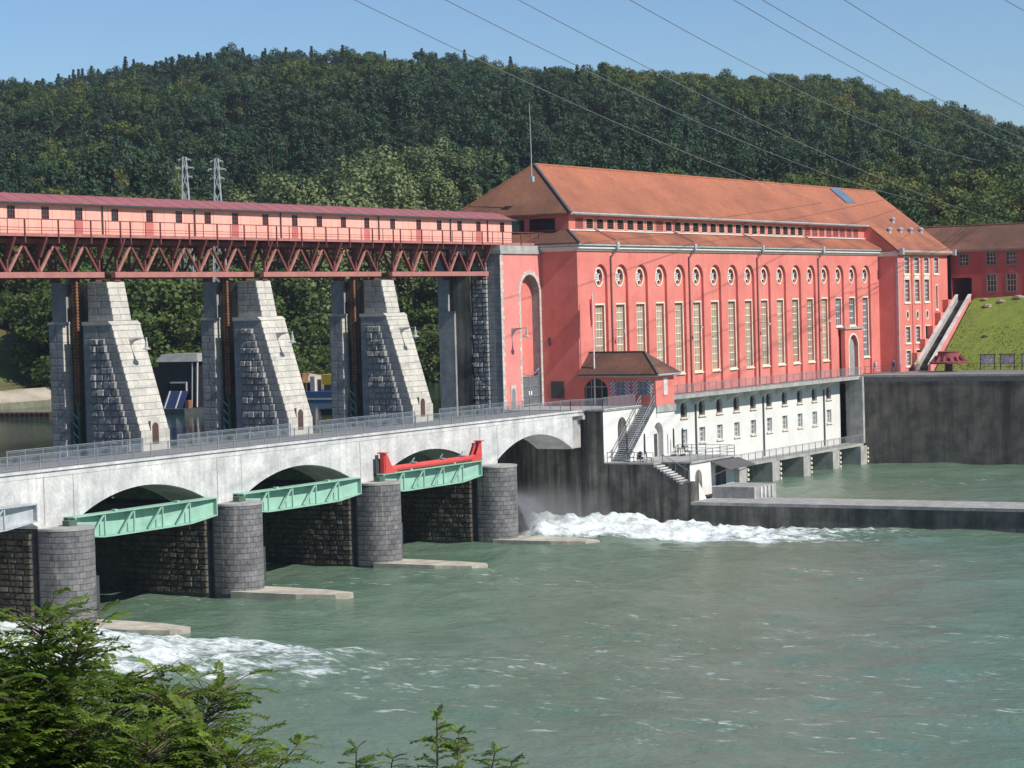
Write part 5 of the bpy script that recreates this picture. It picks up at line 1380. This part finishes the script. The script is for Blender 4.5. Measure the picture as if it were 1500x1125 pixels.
cbx('winch', stone_l, -1.0, .4, 1.0, 1.7, ZH+1.35, ZH+3.2); cbx('crate', wood_d, -1.2, .2, 2.2, 4.0, ZH+1.35, ZH+2.4)
cbx('drum', rust, -.8, .5, 3.0, 4.2, ZH+2.5, ZH+3.6)
MB().bar((cx, cy+3.4, ZH+1.4), (cx, cy+1.2, ZH+3.0), .14).build('jib', zinc, cb)
e0 = up(494, 605)
t = thing('rowing_boat', 'small dark open boat with a yellow bundle near the work barge', 'boat', e0)
MB().prism([(e0.x-.7, e0.y+2.0, ZH+.45), (e0.x-.5, e0.y+1.6, ZH-.2), (e0.x-.5, e0.y-1.6, ZH-.2), (e0.x-.7, e0.y-2.2, ZH+.5)], (1.3, 0, 0)).build('hull', wood_d, t)
MB().box(e0.x-.3, e0.x+.4, e0.y-1.6, e0.y-.9, ZH+.4, ZH+.95).build('bundle', yellow, t)
for i in range(16):
    p = on_z(-14+7.2*i, 611-.05*i, ZH)
    m = MB(); m.box(p.x-.45, p.x+.45, p.y-.33, p.y+.33, ZH-.2, ZH+.42); m.box(p.x-.5, p.x+.5, p.y-.05, p.y+.05, ZH+.42, ZH+.55)
    if 7.2*i-14 < 76: tag(m.build('float_boom', M('dark brown boom float', (.07,.035,.03), None, 3.0) if 'dark brown boom float' not in MATS else MATS['dark brown boom float']), 'dark brown floating boom box on the head water off the sand bank', 'float', 'boom floats')
# steps and small wall on the upstream bank
def ground_at(u, v, z):
    return on_z(u, v, z)
s0 = Vector((103, 101.5, .8))
t = thing('bank_steps', 'pale concrete steps down the overgrown upstream bank', 'stairs', s0)
p0 = at_depth(10, 557, 288); p1 = at_depth(36, 530, 300)
for k in range(14):
    p = Vector((102.5+.75*k, 103.5+.8*k, 0)); p.z = float(terrain(np.array(p.x), np.array(p.y)))+.35; p0 = p.copy() if k == 0 else p0; p1 = p.copy(); MB().box(p.x-.5, p.x+.5, p.y-.9, p.y+.9, p.z-.5, p.z).build('step', concrete_w, t)
for s in (-1, 1): MB().bar((p0.x, p0.y+s, p0.z+.9), (p1.x, p1.y+s, p1.z+.9), .06).build('handrail', zinc, t)
bw = thing('bank_wall', 'low grey green concrete wall at the foot of the sand bank', 'wall', (120, 96, ZH))
for k in range(16): MB().box(30+10*k, 39.96+10*k, 95.6, 96.4, ZH-2, ZH+.75+.03*(k % 3)).build('wall_section', M('algae stained concrete', (.22,.22,.15), (.12,.13,.09), .8) if 'algae stained concrete' not in MATS else MATS['algae stained concrete'], bw)
# ================================================================== trees
def leaf_mesh(name, pts, size, seed, mat, updir=.35, aspect=1.0):
    """pts: list of (centre, outward normal, size factor, tint); each a bent leaf clump of two triangles"""
    r = np.random.RandomState(seed); n = len(pts)
    C = np.array([p[0] for p in pts], float); N = np.array([p[1] for p in pts], float)
    S = np.array([p[2] for p in pts])*size; T = np.array([p[3] for p in pts])
    N = N + r.normal(0, .38, (n, 3)); N[:, 2] += updir*.4; N /= np.linalg.norm(N, axis=1)[:, None]+1e-9
    A = np.cross(N, r.normal(0, 1, (n, 3))); A /= np.linalg.norm(A, axis=1)[:, None]+1e-9
    B = np.cross(N, A)
    a = A*S[:, None]*.5; b = B*S[:, None]*.5*aspect; k = N*S[:, None]*.15
    V = np.stack([C-a*.3-b-k, C+a-b*.2, C+a*.2+b-k, C-a+b*.25], 1).reshape(-1, 3)
    me = bpy.data.meshes.new(name); me.vertices.add(4*n); me.vertices.foreach_set('co', V.ravel().astype(np.float32))
    me.loops.add(4*n); me.loops.foreach_set('vertex_index', np.arange(4*n, dtype=np.int32))
    me.polygons.add(n); me.polygons.foreach_set('loop_start', np.arange(0, 4*n, 4, dtype=np.int32))
    at = me.attributes.new('tint', 'FLOAT', 'POINT'); at.data.foreach_set('value', np.repeat(T, 4).astype(np.float32))
    me.materials.append(mat); me.update(); me.validate(); return me
def crown_pts(kind, H, Rr, nb, nl, seed):
    r = random.Random(seed); out = []
    if kind == 'con':      # tiers of drooping boughs
        tiers = 26
        for i in range(tiers):
            z = H*(.14+.86*i/tiers); rad = Rr*(1-i/tiers)**.9*(.75+.4*r.random())+.05
            for j in range(5):
                a = r.uniform(0, 6.28)
                for q in range(max(2, int(nl*.14))):
                    t = r.random()**.6; x = rad*t
                    out.append(((x*math.cos(a)+r.gauss(0,.06+.12*x), x*math.sin(a)+r.gauss(0,.06+.12*x), z-.28*x+r.gauss(0,.12)), (math.cos(a)*.6, math.sin(a)*.6, .5), .7+.5*r.random(), r.random()))
        return out
    for i in range(nb):    # round clumps over the crown's volume
        for _ in range(30):
            x, y, z = (r.uniform(-1, 1) for _ in range(3))
            d = x*x+y*y+z*z
            if .25 < d < 1: break
        if kind == 'pop': c = Vector((x*Rr*.85*(1-.35*max(0, z)), y*Rr*.85*(1-.35*max(0, z)), H*(.56+.42*z)))
        elif kind == 'pine': c = Vector((x*Rr, y*Rr, H*(.78+.2*z)))
        else: c = Vector((x*Rr*.9, y*Rr*.9, H*(.60+.36*z)))
        br = Rr*r.uniform(.26, .46); tint = r.random()
        for q in range(nl):
            v = Vector((r.gauss(0,1), r.gauss(0,1), r.gauss(0,1))).normalized(); rr = br*(.55+.5*r.random())
            out.append((c+Vector((v.x*rr, v.y*rr, v.z*rr*(.75 if kind != 'pop' else 1.35))), v, .7+.6*r.random(), min(1, max(0, tint*.75+.25*r.random()))))
    return out
def trunk_mb(H, r0, seed, top=.75):
    r = random.Random(seed); m = MB(); x = y = 0
    pts = []
    for i in range(6): pts.append((x, y, H*top*i/5)); x += r.uniform(-.12, .12); y += r.uniform(-.12, .12)
    m.tube(pts, [r0*(1-.14*i) for i in range(6)], 7)
    for k in range(5):
        a = r.uniform(0, 6.28); z = H*r.uniform(.32, .68); L = H*r.uniform(.14, .26)
        m.tube([(0, 0, z), (L*.5*math.cos(a), L*.5*math.sin(a), z+L*.35), (L*math.cos(a), L*math.sin(a), z+L*.85)], [r0*.4, r0*.28, r0*.1], 5)
    return m
# ---- the wood on the hill: prototypes instanced over the slope
protos = bpy.data.collections.new('wood_prototypes')
def proto(kind, H, R_, nb, nl, size, mat, seed):
    pts = crown_pts(kind, H, R_, nb, nl, seed)
    me = leaf_mesh('tree_mesh', pts, size, seed, mat)
    bm = bmesh.new(); bm.from_mesh(me)
    tm = trunk_mb(H, .22, seed, .85).mesh('t'); bm2 = bmesh.new(); bm2.from_mesh(tm); n0 = len(bm.faces)
    bm2.free(); bm.from_mesh(tm); bm.faces.ensure_lookup_table()
    for f in bm.faces[n0:]: f.material_index = 1
    bm.to_mesh(me); bm.free(); me.materials.append(bark)
    o = bpy.data.objects.new('wood_tree', me); protos.objects.link(o); return o
kinds = []
for s in range(4): proto('broad', 15, 4.5, 28, 180, .40, leaf_broad, 100+s); kinds.append('b')
for s in range(2): proto('con', 18, 3.3, 0, 170, .40, leaf_con, 200+s); kinds.append('c')
for s in range(2): proto('pine', 17, 3.6, 22, 130, .36, leaf_con, 300+s); kinds.append('p')
names = sorted(o.name for o in protos.objects)
def hill_points():
    r = np.random.RandomState(17); P = []
    d = 318.0
    while d < 905:
        half = d*(750/F_PX)*1.30 + 15; step = 5.3 + .0012*(d-300)
        b = -half
        while b < half:
            bb_ = b + r.uniform(-.45, .45)*step; dd = d + r.uniform(-.5, .5)*step
            x = CAM.x + C_F.x*dd/ math.hypot(C_F.x, C_F.y)**1 + C_R.x*bb_; y = CAM.y + C_F.y*dd + C_R.y*bb_
            P.append((x, y)); b += step
        d += step*1.02
    P = np.array(P); L = np.maximum(P[:,1]-97, P[:,0]-196)
    uu = 750 + ((P[:,0]-CAM.x)*C_R.x+(P[:,1]-CAM.y)*C_R.y)/((P[:,0]-CAM.x)*C_F.x+(P[:,1]-CAM.y)*C_F.y)*F_PX
    dd_ = (P[:,0]-CAM.x)*C_F.x+(P[:,1]-CAM.y)*C_F.y
    P = P[(L > np.where(uu < 85, 46, 24)) & ~((np.abs(uu-295) < 62) & (dd_ < 352))]
    z = terrain(P[:,0], P[:,1]); return P, z
HP, HZ = hill_points()
r = np.random.RandomState(23)
mixn = fbm(HP[:,0]*.011, HP[:,1]*.011, 3, 61) + .25*(r.rand(len(HP))-.5)
dcol = (HP[:,0]-CAM.x)*C_F.x + (HP[:,1]-CAM.y)*C_F.y; bcol = (HP[:,0]-CAM.x)*C_R.x + (HP[:,1]-CAM.y)*C_R.y
conif = mixn + .16*np.clip(-bcol/120, -1, 1) > .50 + .16*sstep(740, 850, dcol)
idx = np.where(conif, r.randint(4, 8, len(HP)), r.randint(0, 4, len(HP)))
pm = bpy.data.meshes.new('hillside_wood'); pm.vertices.add(len(HP))
pm.vertices.foreach_set('co', np.stack([HP[:,0], HP[:,1], HZ-.4], 1).ravel().astype(np.float32))
for nm, ty, val in (('tree_kind', 'INT', idx.astype(np.int32)), ('tree_scale', 'FLOAT', ((.66+.55*r.rand(len(HP))**1.4)*(1-.2*sstep(780, 860, dcol))).astype(np.float32)), ('tree_turn', 'FLOAT', (r.rand(len(HP))*6.28).astype(np.float32))):
    a = pm.attributes.new(nm, ty, 'POINT'); a.data.foreach_set('value', val)
wo_ = put('hillside_wood', pm, leaf_broad)
stuff(tag(wo_, 'dense mixed wood covering the whole hillside behind the power station', 'wood'))
ng = bpy.data.node_groups.new('scatter_trees', 'GeometryNodeTree')
ng.interface.new_socket('Geometry', in_out='INPUT', socket_type='NodeSocketGeometry'); ng.interface.new_socket('Geometry', in_out='OUTPUT', socket_type='NodeSocketGeometry')
gi = ng.nodes.new('NodeGroupInput'); go = ng.nodes.new('NodeGroupOutput'); ci = ng.nodes.new('GeometryNodeCollectionInfo'); ip = ng.nodes.new('GeometryNodeInstanceOnPoints')
ci.inputs['Collection'].default_value = protos; ci.inputs['Separate Children'].default_value = True; ci.inputs['Reset Children'].default_value = True
def nattr(nm, ty):
    n = ng.nodes.new('GeometryNodeInputNamedAttribute'); n.data_type = ty; n.inputs['Name'].default_value = nm
    return [o for o in n.outputs if o.enabled and o.name == 'Attribute'][0]
cxyz = ng.nodes.new('ShaderNodeCombineXYZ'); ng.links.new(nattr('tree_turn', 'FLOAT'), cxyz.inputs[2])
m2p = ng.nodes.new('GeometryNodeMeshToPoints')
ng.links.new(gi.outputs[0], m2p.inputs[0]); ng.links.new(m2p.outputs[0], ip.inputs['Points']); ng.links.new(ci.outputs[0], ip.inputs['Instance'])
ip.inputs['Pick Instance'].default_value = True; ng.links.new(nattr('tree_kind', 'INT'), ip.inputs['Instance Index'])
ng.links.new(cxyz.outputs[0], ip.inputs['Rotation']); ng.links.new(nattr('tree_scale', 'FLOAT'), ip.inputs['Scale'])
ng.links.new(ip.outputs[0], go.inputs[0])
wo_.modifiers.new('scatter', 'NODES').node_group = ng

# ---- single trees along the upstream bank and behind the yard
def tree_kit(kind, H, R_, nb, nl, size, mat, seed):
    return (leaf_mesh('crown', crown_pts(kind, H, R_, nb, nl, seed), size, seed, mat), trunk_mb(H, .3, seed, .8).mesh('trunk'))
KIT = {'broad': [tree_kit('broad', 16, 5.0, 52, 120, .44, leaf_broad, 400+i) for i in range(3)],
       'con': [tree_kit('con', 19, 3.6, 0, 190, .5, leaf_con, 420+i) for i in range(2)],
       'pop': [tree_kit('pop', 22, 3.9, 80, 110, .36, leaf_wil, 440+i) for i in range(3)]}
for k in KIT.values():
    for c, t_ in k: t_.materials.append(bark)
def tree(kind, name, x, y, z, H, label, group, i, width=1.0):
    c, tm = KIT[kind][i % len(KIT[kind])]
    t = thing(name, label, 'tree', (x, y, z), group); base = {'broad': 16, 'con': 19, 'pop': 22}[kind]
    s = H/base; t.scale = (s*width, s*width, s); t.rotation_euler = (0, 0, (i*2.4) % 6.28)
    for nm, me in (('crown', c), ('trunk', tm)):
        o = bpy.data.objects.new(nm, me); COL.objects.link(o); o.parent = t
    return t
ri = random.Random(77)
def on_y(u, v, y):
    d = C_R*((u-750)/F_PX) + C_D*((v-562.5)/F_PX) + C_F
    return CAM + d*((y-CAM.y)/d.y)
# grey green poplars showing above the gallery
for i, (u, top, dy, wd) in enumerate(((352, 284, 0, 1.0), (388, 268, 5, 1.1), (425, 256, 0, 1.2), (452, 268, -3, 1.1), (478, 262, 6, 1.2), (508, 234, 2, 1.3), (538, 224, 8, 1.35), (566, 228, -2, 1.3), (592, 219, 5, 1.35), (620, 222, 0, 1.3), (648, 212, 6, 1.4), (676, 220, -2, 1.3), (704, 226, 4, 1.3), (730, 234, 0, 1.2), (752, 246, 3, 1.1), (520, 258, -6, 1.2), (580, 255, -6, 1.2), (640, 252, -6, 1.2), (690, 262, -6, 1.2), (258, 256, 4, .45))):
    p = on_y(u, top, 114+dy); z = max(.5, float(terrain(np.array(p.x), np.array(p.y))))
    tree('pop', 'poplar_tree', p.x, p.y, z, p.z-z+.8, 'pale grey green poplar rising above the gallery roof in front of the dark wood' if i < 19 else 'narrow pale poplar beside the lattice pylons', 'poplars behind the gallery' if i < 19 else None, i, wd)
# bank trees seen between the towers
for i in range(76):
    u = 84 + 8.4*i + ri.uniform(-5, 5); yy = ri.uniform(105, 126); top = ri.uniform(380, 440)
    p = on_y(u, top, yy); z = float(terrain(np.array(p.x), np.array(p.y)))
    tree('broad', 'bank_tree', p.x, p.y, z-4.2, max(14, p.z-z)+4, 'dark broadleaf tree on the upstream bank seen between the towers under the gallery', 'trees on the upstream bank', i, 1.2)
for i in range(44):
    u = 88 + 13.5*i + ri.uniform(-8, 8)
    p = on_y(u, 530+ri.uniform(-25, 15), ri.uniform(102.5, 106)); z = float(terrain(np.array(p.x), np.array(p.y)))
    tree('broad', 'bank_shrub', p.x, p.y, z-2.5, max(7.5, p.z-z+2.5), 'low bushy green shrub at the water edge behind the gate towers', 'shrubs on the upstream bank', i+1, 1.5)
for i, (u, yy) in enumerate(((596, 92), (612, 86), (628, 90), (640, 82), (650, 88), (662, 80), (676, 86), (690, 80))):
    p = on_y(u, 505, yy); z = float(terrain(np.array(p.x), np.array(p.y)))
    tree('broad', 'forebay_tree', p.x, p.y, z-2.5, max(12, p.z-z+5), 'green tree on the forebay bank behind the slot of the pink arched wall', 'trees on the forebay bank', i+2, 1.2)
for i, (u, top, yy, lab) in enumerate(((8, 425, 131, 'round dark tree above the overgrown slope, beside the edge of the wood'), (34, 440, 128, 'round dark tree above the overgrown slope, nearer the steps'), (-22, 430, 130, 'round dark tree above the overgrown slope, away from the steps'), (62, 478, 122, 'low green bush on the overgrown slope beside the stone column'))):
    p = on_y(u, top, yy); z = float(terrain(np.array(p.x), np.array(p.y))); tree('broad', 'slope_tree', p.x, p.y, z-.8, max(4, p.z-z+.8), lab, 'trees on the overgrown slope', i, 1.3)
# nearest trees of the wood
order = np.argsort(dcol); used = 0
for j in order:
    if used >= 110: break
    u_ = 750 + bcol[j]/dcol[j]*F_PX
    if not (-30 < u_ < 1530): continue
    k = 'con' if conif[j] else 'broad'
    tree(k, 'conifer_tree' if k == 'con' else 'broadleaf_tree', float(HP[j,0])+2.2, float(HP[j,1])-2.2, float(HZ[j])-.4, ri.uniform(13, 19) if k == 'broad' else ri.uniform(17, 23),
         'dark conifer at the lower edge of the hillside wood' if k == 'con' else 'green broadleaf tree at the lower edge of the hillside wood', 'lower edge conifers of the wood' if k == 'con' else 'lower edge broadleaf trees of the wood', used)
    used += 1
# trees behind the side building
for i, (u, top, dd) in enumerate(((1395, 322, 345), (1425, 312, 352), (1455, 318, 348), (1485, 308, 355), (1512, 300, 350), (1405, 400, 342), (1420, 405, 344))):
    p = at_depth(u, top, dd); tree('broad', 'yard_tree', p.x, p.y, 9.0, max(5, p.z-9), 'green broadleaf tree just behind the side building roof' if i < 5 else 'green tree seen through the passage of the side building', 'trees behind the side building' if i < 5 else 'trees in the passage', i)

# ================================================================== pylons and wires
def pylon(u, vtop, dd, label):
    p = at_depth(u, vtop, dd); z0 = float(terrain(np.array(p.x), np.array(p.y)))-1; H = p.z-z0
    t = thing('lattice_pylon', label, 'pylon', (p.x, p.y, z0), 'lattice pylons')
    k = dd/F_PX; hw0 = 1.6; hw1 = 2.0*k*1.2
    D = Vector((C_R.x, C_R.y, 0)).normalized(); Q = Vector((-D.y, D.x, 0))
    lev = [i/14 for i in range(15)]; w_ = lambda s: hw0*(1-s)+hw1*s
    P = lambda s, a, b: Vector((p.x, p.y, z0+H*s)) + D*w_(s)*a + Q*w_(s)*b
    for a, b in ((1,1),(1,-1),(-1,-1),(-1,1)): MB().bar(P(0,a,b), P(1,a,b), .12).build('leg', lampgrey, t)
    m = MB()
    for s0, s1 in zip(lev, lev[1:]):
        for (a, b), (c, d) in (((1,1),(1,-1)), ((1,-1),(-1,-1)), ((-1,-1),(-1,1)), ((-1,1),(1,1))):
            m.bar(P(s0,a,b), P(s1,c,d), .07); m.bar(P(s0,c,d), P(s1,a,b), .07)
    m.build('lattice', lampgrey, t)
    for dv, half in ((4, 9), (16, 13), (29, 10)):
        zc = p.z-dv*k; c = Vector((p.x, p.y, zc))
        m = MB()
        for s in (-1, 1):
            m.bar(c, c+D*half*k*s, .13); m.bar(c+Vector((0,0,3.5*k)), c+D*half*k*s, .10); m.bar(c+D*half*k*s, c+D*half*k*s+Vector((0,0,-2.5*k)), .1)
        m.build('cross_arm', lampgrey, t)
pylon(270, 230, 345, 'pale lattice pylon behind the gallery, the one beside the small poplar')
pylon(317, 232, 345, 'pale lattice pylon behind the gallery, the one nearer the powerhouse')
WIRES = [((520,0),(660,68),(890,170),(1280,320)), ((653,0),(827,88),(1000,164),(1330,290)), ((760,0),(933,92),(1217,228),(1477,327)), ((923,0),(1000,43),(1117,106),(1420,232)),
         ((1075,0),(1283,118),(1400,172),(1560,236)), ((1117,0),(1343,128),(1430,170),(1560,226)), ((1237,0),(1360,76),(1500,153),(1580,194)), ((1472,0),(1497,14),(1560,48),(1620,78))]
wm_ = M('weathered aluminium wire', (.20,.21,.22), None, 1.0, rough=.5)
def px(p):
    q = p-CAM; d = q.dot(C_F); return 750+F_PX*q.dot(C_R)/d, 562.5+F_PX*q.dot(C_D)/d
for i, W in enumerate(WIRES):
    Pa = at_depth(*W[0], 150); Pb = at_depth(*W[-1], 345); D = Pb-Pa
    lo_, hi_ = 0.0, 1.0                      # where along the straight span the second sighting falls
    for _ in range(40):
        mid = (lo_+hi_)/2
        if px(Pa+D*mid)[0] < W[1][0]: lo_ = mid
        else: hi_ = mid
    t0 = lo_; p = Pa+D*t0; q = at_depth(*W[1], (p-CAM).dot(C_F)); c = max(0.0, min(6.0, (q.z-p.z)/(t0*(t0-1))))
    end = 1.12 if W[-1][0] < 1500 else 1.7
    pts = [Pa + D*t + Vector((0, 0, c*t*(t-1))) for t in np.linspace(-1.3, end, 36)]
    tag(MB().tube(pts, .03, 5).build('power_line', wm_), 'thin grey overhead wire slanting across the sky and wood above the powerhouse', 'wire', 'overhead wires')

# ================================================================== spray below the open sluice
def splash():
    """lumpy curtain of falling water along the pier of the open sluice"""
    ys_ = np.arange(-2.4, 5.0, .07); ts = np.linspace(0, 1, 60); Yg, Tg = np.meshgrid(ys_, ts, indexing='ij')
    top = -7.0 - .55*np.abs(Yg-.6) + 1.2*(fbm(Yg*1.3, Yg*0+3, 3, 71)-.5)
    Zg = ZW-.3 + (top-ZW+.3)*Tg
    n = fbm(Yg*2.2, Zg*1.1, 5, 73)
    Xg = 62.12 + (1-Tg)**1.6*1.9 + .15*(1-Tg) + (n-.42)*1.3*(.25+.75*(1-Tg))
    mb = MB(); k = len(ts); mb.v = [tuple(p) for p in np.stack([Xg, Yg+.4*(n-.5), Zg], -1).reshape(-1, 3)]
    mb.f = [(i*k+j, (i+1)*k+j, (i+1)*k+j+1, i*k+j+1) for i in range(len(ys_)-1) for j in range(k-1)]
    return mb
foam_m = M('white water foam', (.80,.83,.83), (.70,.74,.74), 3.0, rough=.7)
stuff(tag(splash().build('water_splash', foam_m, None, True), 'white splash thrown up along the pier of the open sluice', 'splash'))
def mist_mat():
    m = bpy.data.materials.new('spray mist'); m.use_nodes = True; t = m.node_tree; t.nodes.clear()
    o = t.nodes.new('ShaderNodeOutputMaterial'); v = t.nodes.new('ShaderNodeVolumePrincipled'); v.inputs['Color'].default_value = (.95,.97,1,1)
    g = t.nodes.new('ShaderNodeNewGeometry'); sx = t.nodes.new('ShaderNodeSeparateXYZ'); t.links.new(g.outputs['Position'], sx.inputs[0])
    def mr(s, a, b, lo, hi):
        n = t.nodes.new('ShaderNodeMapRange'); n.interpolation_type = 'SMOOTHSTEP'; n.inputs[1].default_value = a; n.inputs[2].default_value = b; n.inputs[3].default_value = lo; n.inputs[4].default_value = hi; t.links.new(s, n.inputs[0]); return n.outputs[0]
    def mul(a, b):
        n = t.nodes.new('ShaderNodeMath'); n.operation = 'MULTIPLY'; t.links.new(a, n.inputs[0])
        if isinstance(b, float): n.inputs[1].default_value = b
        else: t.links.new(b, n.inputs[1])
        return n.outputs[0]
    h = mr(sx.outputs[2], -10.8, -6.2, 1, 0); e1 = mr(sx.outputs[0], 61.6, 64.5, 0, 1); e2 = mr(sx.outputs[0], 73, 78.2, 1, 0); y1 = mr(sx.outputs[1], -7, -1, 0, 1); y2 = mr(sx.outputs[1], 3, 8.5, 1, 0)
    n_ = ramp(t, nz(t, g.outputs['Position'], .35, 3), [(.3, .2), (.7, 1.0)])
    d = mul(mul(mul(mul(h, e1), mul(e2, y1)), mul(y2, n_)), .17)
    plume = mul(mul(mul(mr(sx.outputs[2], -9.6, -6.6, 1, 0), mr(sx.outputs[0], 62.4, 65.6, 1, 0)), mul(mr(sx.outputs[1], -4, -1, 0, 1), mr(sx.outputs[1], 4, 7, 1, 0))), mul(ramp(t, nz(t, g.outputs['Position'], 1.1, 5), [(.36, .05), (.66, 1.0)]), 3.0))
    ad = t.nodes.new('ShaderNodeMath'); ad.operation = 'ADD'; t.links.new(d, ad.inputs[0]); t.links.new(plume, ad.inputs[1]); d = ad.outputs[0]
    t.links.new(d, v.inputs['Density']); v.inputs['Anisotropy'].default_value = .2
    t.links.new(v.outputs[0], o.inputs['Volume']); return m
stuff(tag(MB().box(61.65, 78.3, -7, 8.6, ZW-.3, -6.2).build('spray_mist', mist_mat()), 'faint white spray mist hanging before the dark abutment wall', 'mist'))

# ================================================================== locust shrubs in the foreground
def locust(name, label, group, stems, seed, leaf_n, spread, dens):
    """stems: list of polylines (points); pinnate leaves along them"""
    t = thing(name, label, 'shrub', stems[0][0], group)
    r = random.Random(seed); tw = MB(); V = []; Fq = []; T = []
    def leaflet(c, d, n, L, W, tint):
        s = d.cross(n).normalized()*W; k = len(V); up_ = n*W*.25
        V.extend([c, c+d*L*.35+s+up_, c+d*L*.75+s*.85+up_, c+d*L, c+d*L*.75-s*.85+up_, c+d*L*.35-s+up_]); Fq.append((k, k+1, k+2, k+3)); Fq.append((k, k+3, k+4, k+5)); T.extend([tint]*6)
    def leaf(base, d, L):
        side = d.cross(Vector((0,0,1))).normalized(); n = side.cross(d).normalized(); n = (n + Vector((r.gauss(0,.3), r.gauss(0,.3), .3))).normalized()
        m = r.choice((7, 8, 9)); tint = r.random(); pts = [base]
        for i in range(m):
            s = (i+1)/m; p = base + d*L*s + Vector((0,0,-.35*L*s*s)); pts.append(p)
            dd = (d + Vector((0,0,-.6*s))).normalized()
            for q in (-1, 1):
                w_ = (side*q*.95 + dd*.35 + Vector((0,0,r.uniform(-.3,.1)))).normalized()
                leaflet(p, w_, n, L*.25*(1-.3*abs(s-.5)), L*.056, min(1, max(0, tint+r.uniform(-.2,.2))))
        leaflet(pts[-1], d, n, L*.2, L*.062, tint)
        tw.tube([pts[0], pts[len(pts)//2], pts[-1]], .0022, 3, False)
    for S in stems:
        S = [Vector(p) for p in S]; tw.tube(S, [.016*(1-.75*i/(len(S)-1)) for i in range(len(S))], 5)
        tot = sum((b-a).length for a, b in zip(S, S[1:]))
        for i in range(int(tot*dens)):
            f = r.random()**.75*(len(S)-1); j = min(int(f), len(S)-2); p = S[j].lerp(S[j+1], f-j)
            a = r.uniform(0, 6.28); ax = (S[j+1]-S[j]).normalized()
            o = Vector((math.cos(a), math.sin(a), 0)); d = (o + ax*r.uniform(.3, 1.0)).normalized(); L = leaf_n*r.uniform(.7, 1.2)
            off = spread*r.random()
            if off > .03: tw.tube([p, p+d*off], [.005, .003], 4, False); p = p+d*off
            leaf(p, d, L)
        for k in range(4): leaf(S[-1], (Vector((r.gauss(0,.5), r.gauss(0,.5), .7))).normalized(), leaf_n*.7)
    me = bpy.data.meshes.new('foliage'); me.from_pydata([tuple(v) for v in V], [], Fq); me.update()
    at = me.attributes.new('tint', 'FLOAT', 'POINT'); at.data.foreach_set('value', np.array(T, dtype=np.float32))
    put('foliage', me, leaf_shr, t); tw.build('branches', bark, t)
    return t
def stem(u0, v0, u1, v1, d, bend=.1, n=5, seed=0):
    r = random.Random(seed); a = at_depth(u0, v0, d); b = at_depth(u1, v1, d+r.uniform(-.5, .5)); out = []
    for i in range(n+1):
        s = i/n; p = a.lerp(b, s); p += Vector((r.uniform(-1,1), r.uniform(-1,1), 0))*bend*math.sin(math.pi*s); out.append(p)
    return out
D0 = 15.0
big = [stem(60, 1500, 62, 905, D0, .05, 7, 1), stem(55, 1350, 20, 960, D0+.4, .08, 6, 2), stem(65, 1300, 118, 935, D0-.3, .08, 6, 3), stem(70, 1450, 180, 1000, D0+.5, .1, 6, 4),
       stem(80, 1450, 250, 1020, D0, .12, 6, 5), stem(90, 1500, 320, 1010, D0+.3, .12, 7, 6), stem(90, 1500, 290, 1075, D0-.4, .1, 6, 7), stem(40, 1450, -30, 1000, D0-.5, .1, 6, 8),
       stem(60, 1450, 30, 1040, D0-.7, .1, 6, 9), stem(100, 1500, 150, 1060, D0-.8, .1, 6, 10), stem(120, 1500, 220, 1080, D0-.9, .1, 6, 11), stem(60, 1450, 90, 1010, D0-.6, .1, 6, 12), stem(0, 1450, -60, 960, D0, .1, 6, 13), stem(150, 1550, 340, 1110, D0-.5, .1, 6, 14), stem(100, 1500, 60, 1090, D0-1.0, .1, 6, 15)]
locust('locust_shrub', 'large feathery green locust shrub on the near bank', None, big, 5, .20, .26, 155)
locust('locust_sprig', 'low feathery locust twigs beside the large locust shrub', None, [stem(330, 1300, 400, 1105, D0+.2, .06, 5, 21), stem(320, 1300, 435, 1092, D0+.3, .08, 5, 22), stem(310, 1300, 370, 1110, D0, .06, 5, 23)], 6, .17, .05, 34)
locust('locust_sprig', 'short pair of locust twigs with only their tips showing over the water', None, [stem(520, 1300, 522, 1098, D0+.2, .03, 5, 31), stem(560, 1300, 575, 1112, D0+.2, .03, 5, 32)], 7, .15, .03, 40)
locust('locust_sprig', 'upright leafy locust twigs standing alone against the river', None, [stem(650, 1300, 640, 1050, D0-.2, .03, 6, 41), stem(655, 1300, 672, 1075, D0-.1, .03, 6, 42), stem(670, 1320, 725, 1103, D0, .05, 6, 43), stem(672, 1320, 750, 1118, D0, .05, 6, 44)], 8, .15, .03, 46)

# ================================================================== air
hz = bpy.data.materials.new('thin summer haze'); hz.use_nodes = True; t_ = hz.node_tree; t_.nodes.clear()
ho = t_.nodes.new('ShaderNodeOutputMaterial'); hv = t_.nodes.new('ShaderNodeVolumePrincipled')
hv.inputs['Color'].default_value = (.80,.88,1.0,1); hv.inputs['Density'].default_value = .00012; hv.inputs['Anisotropy'].default_value = .3
t_.links.new(hv.outputs[0], ho.inputs['Volume'])
stuff(tag(MB().box(-1000, 1600, -700, 1400, -24, 135).build('haze', hz), 'thin bluish haze softening the wooded hill', 'haze'))
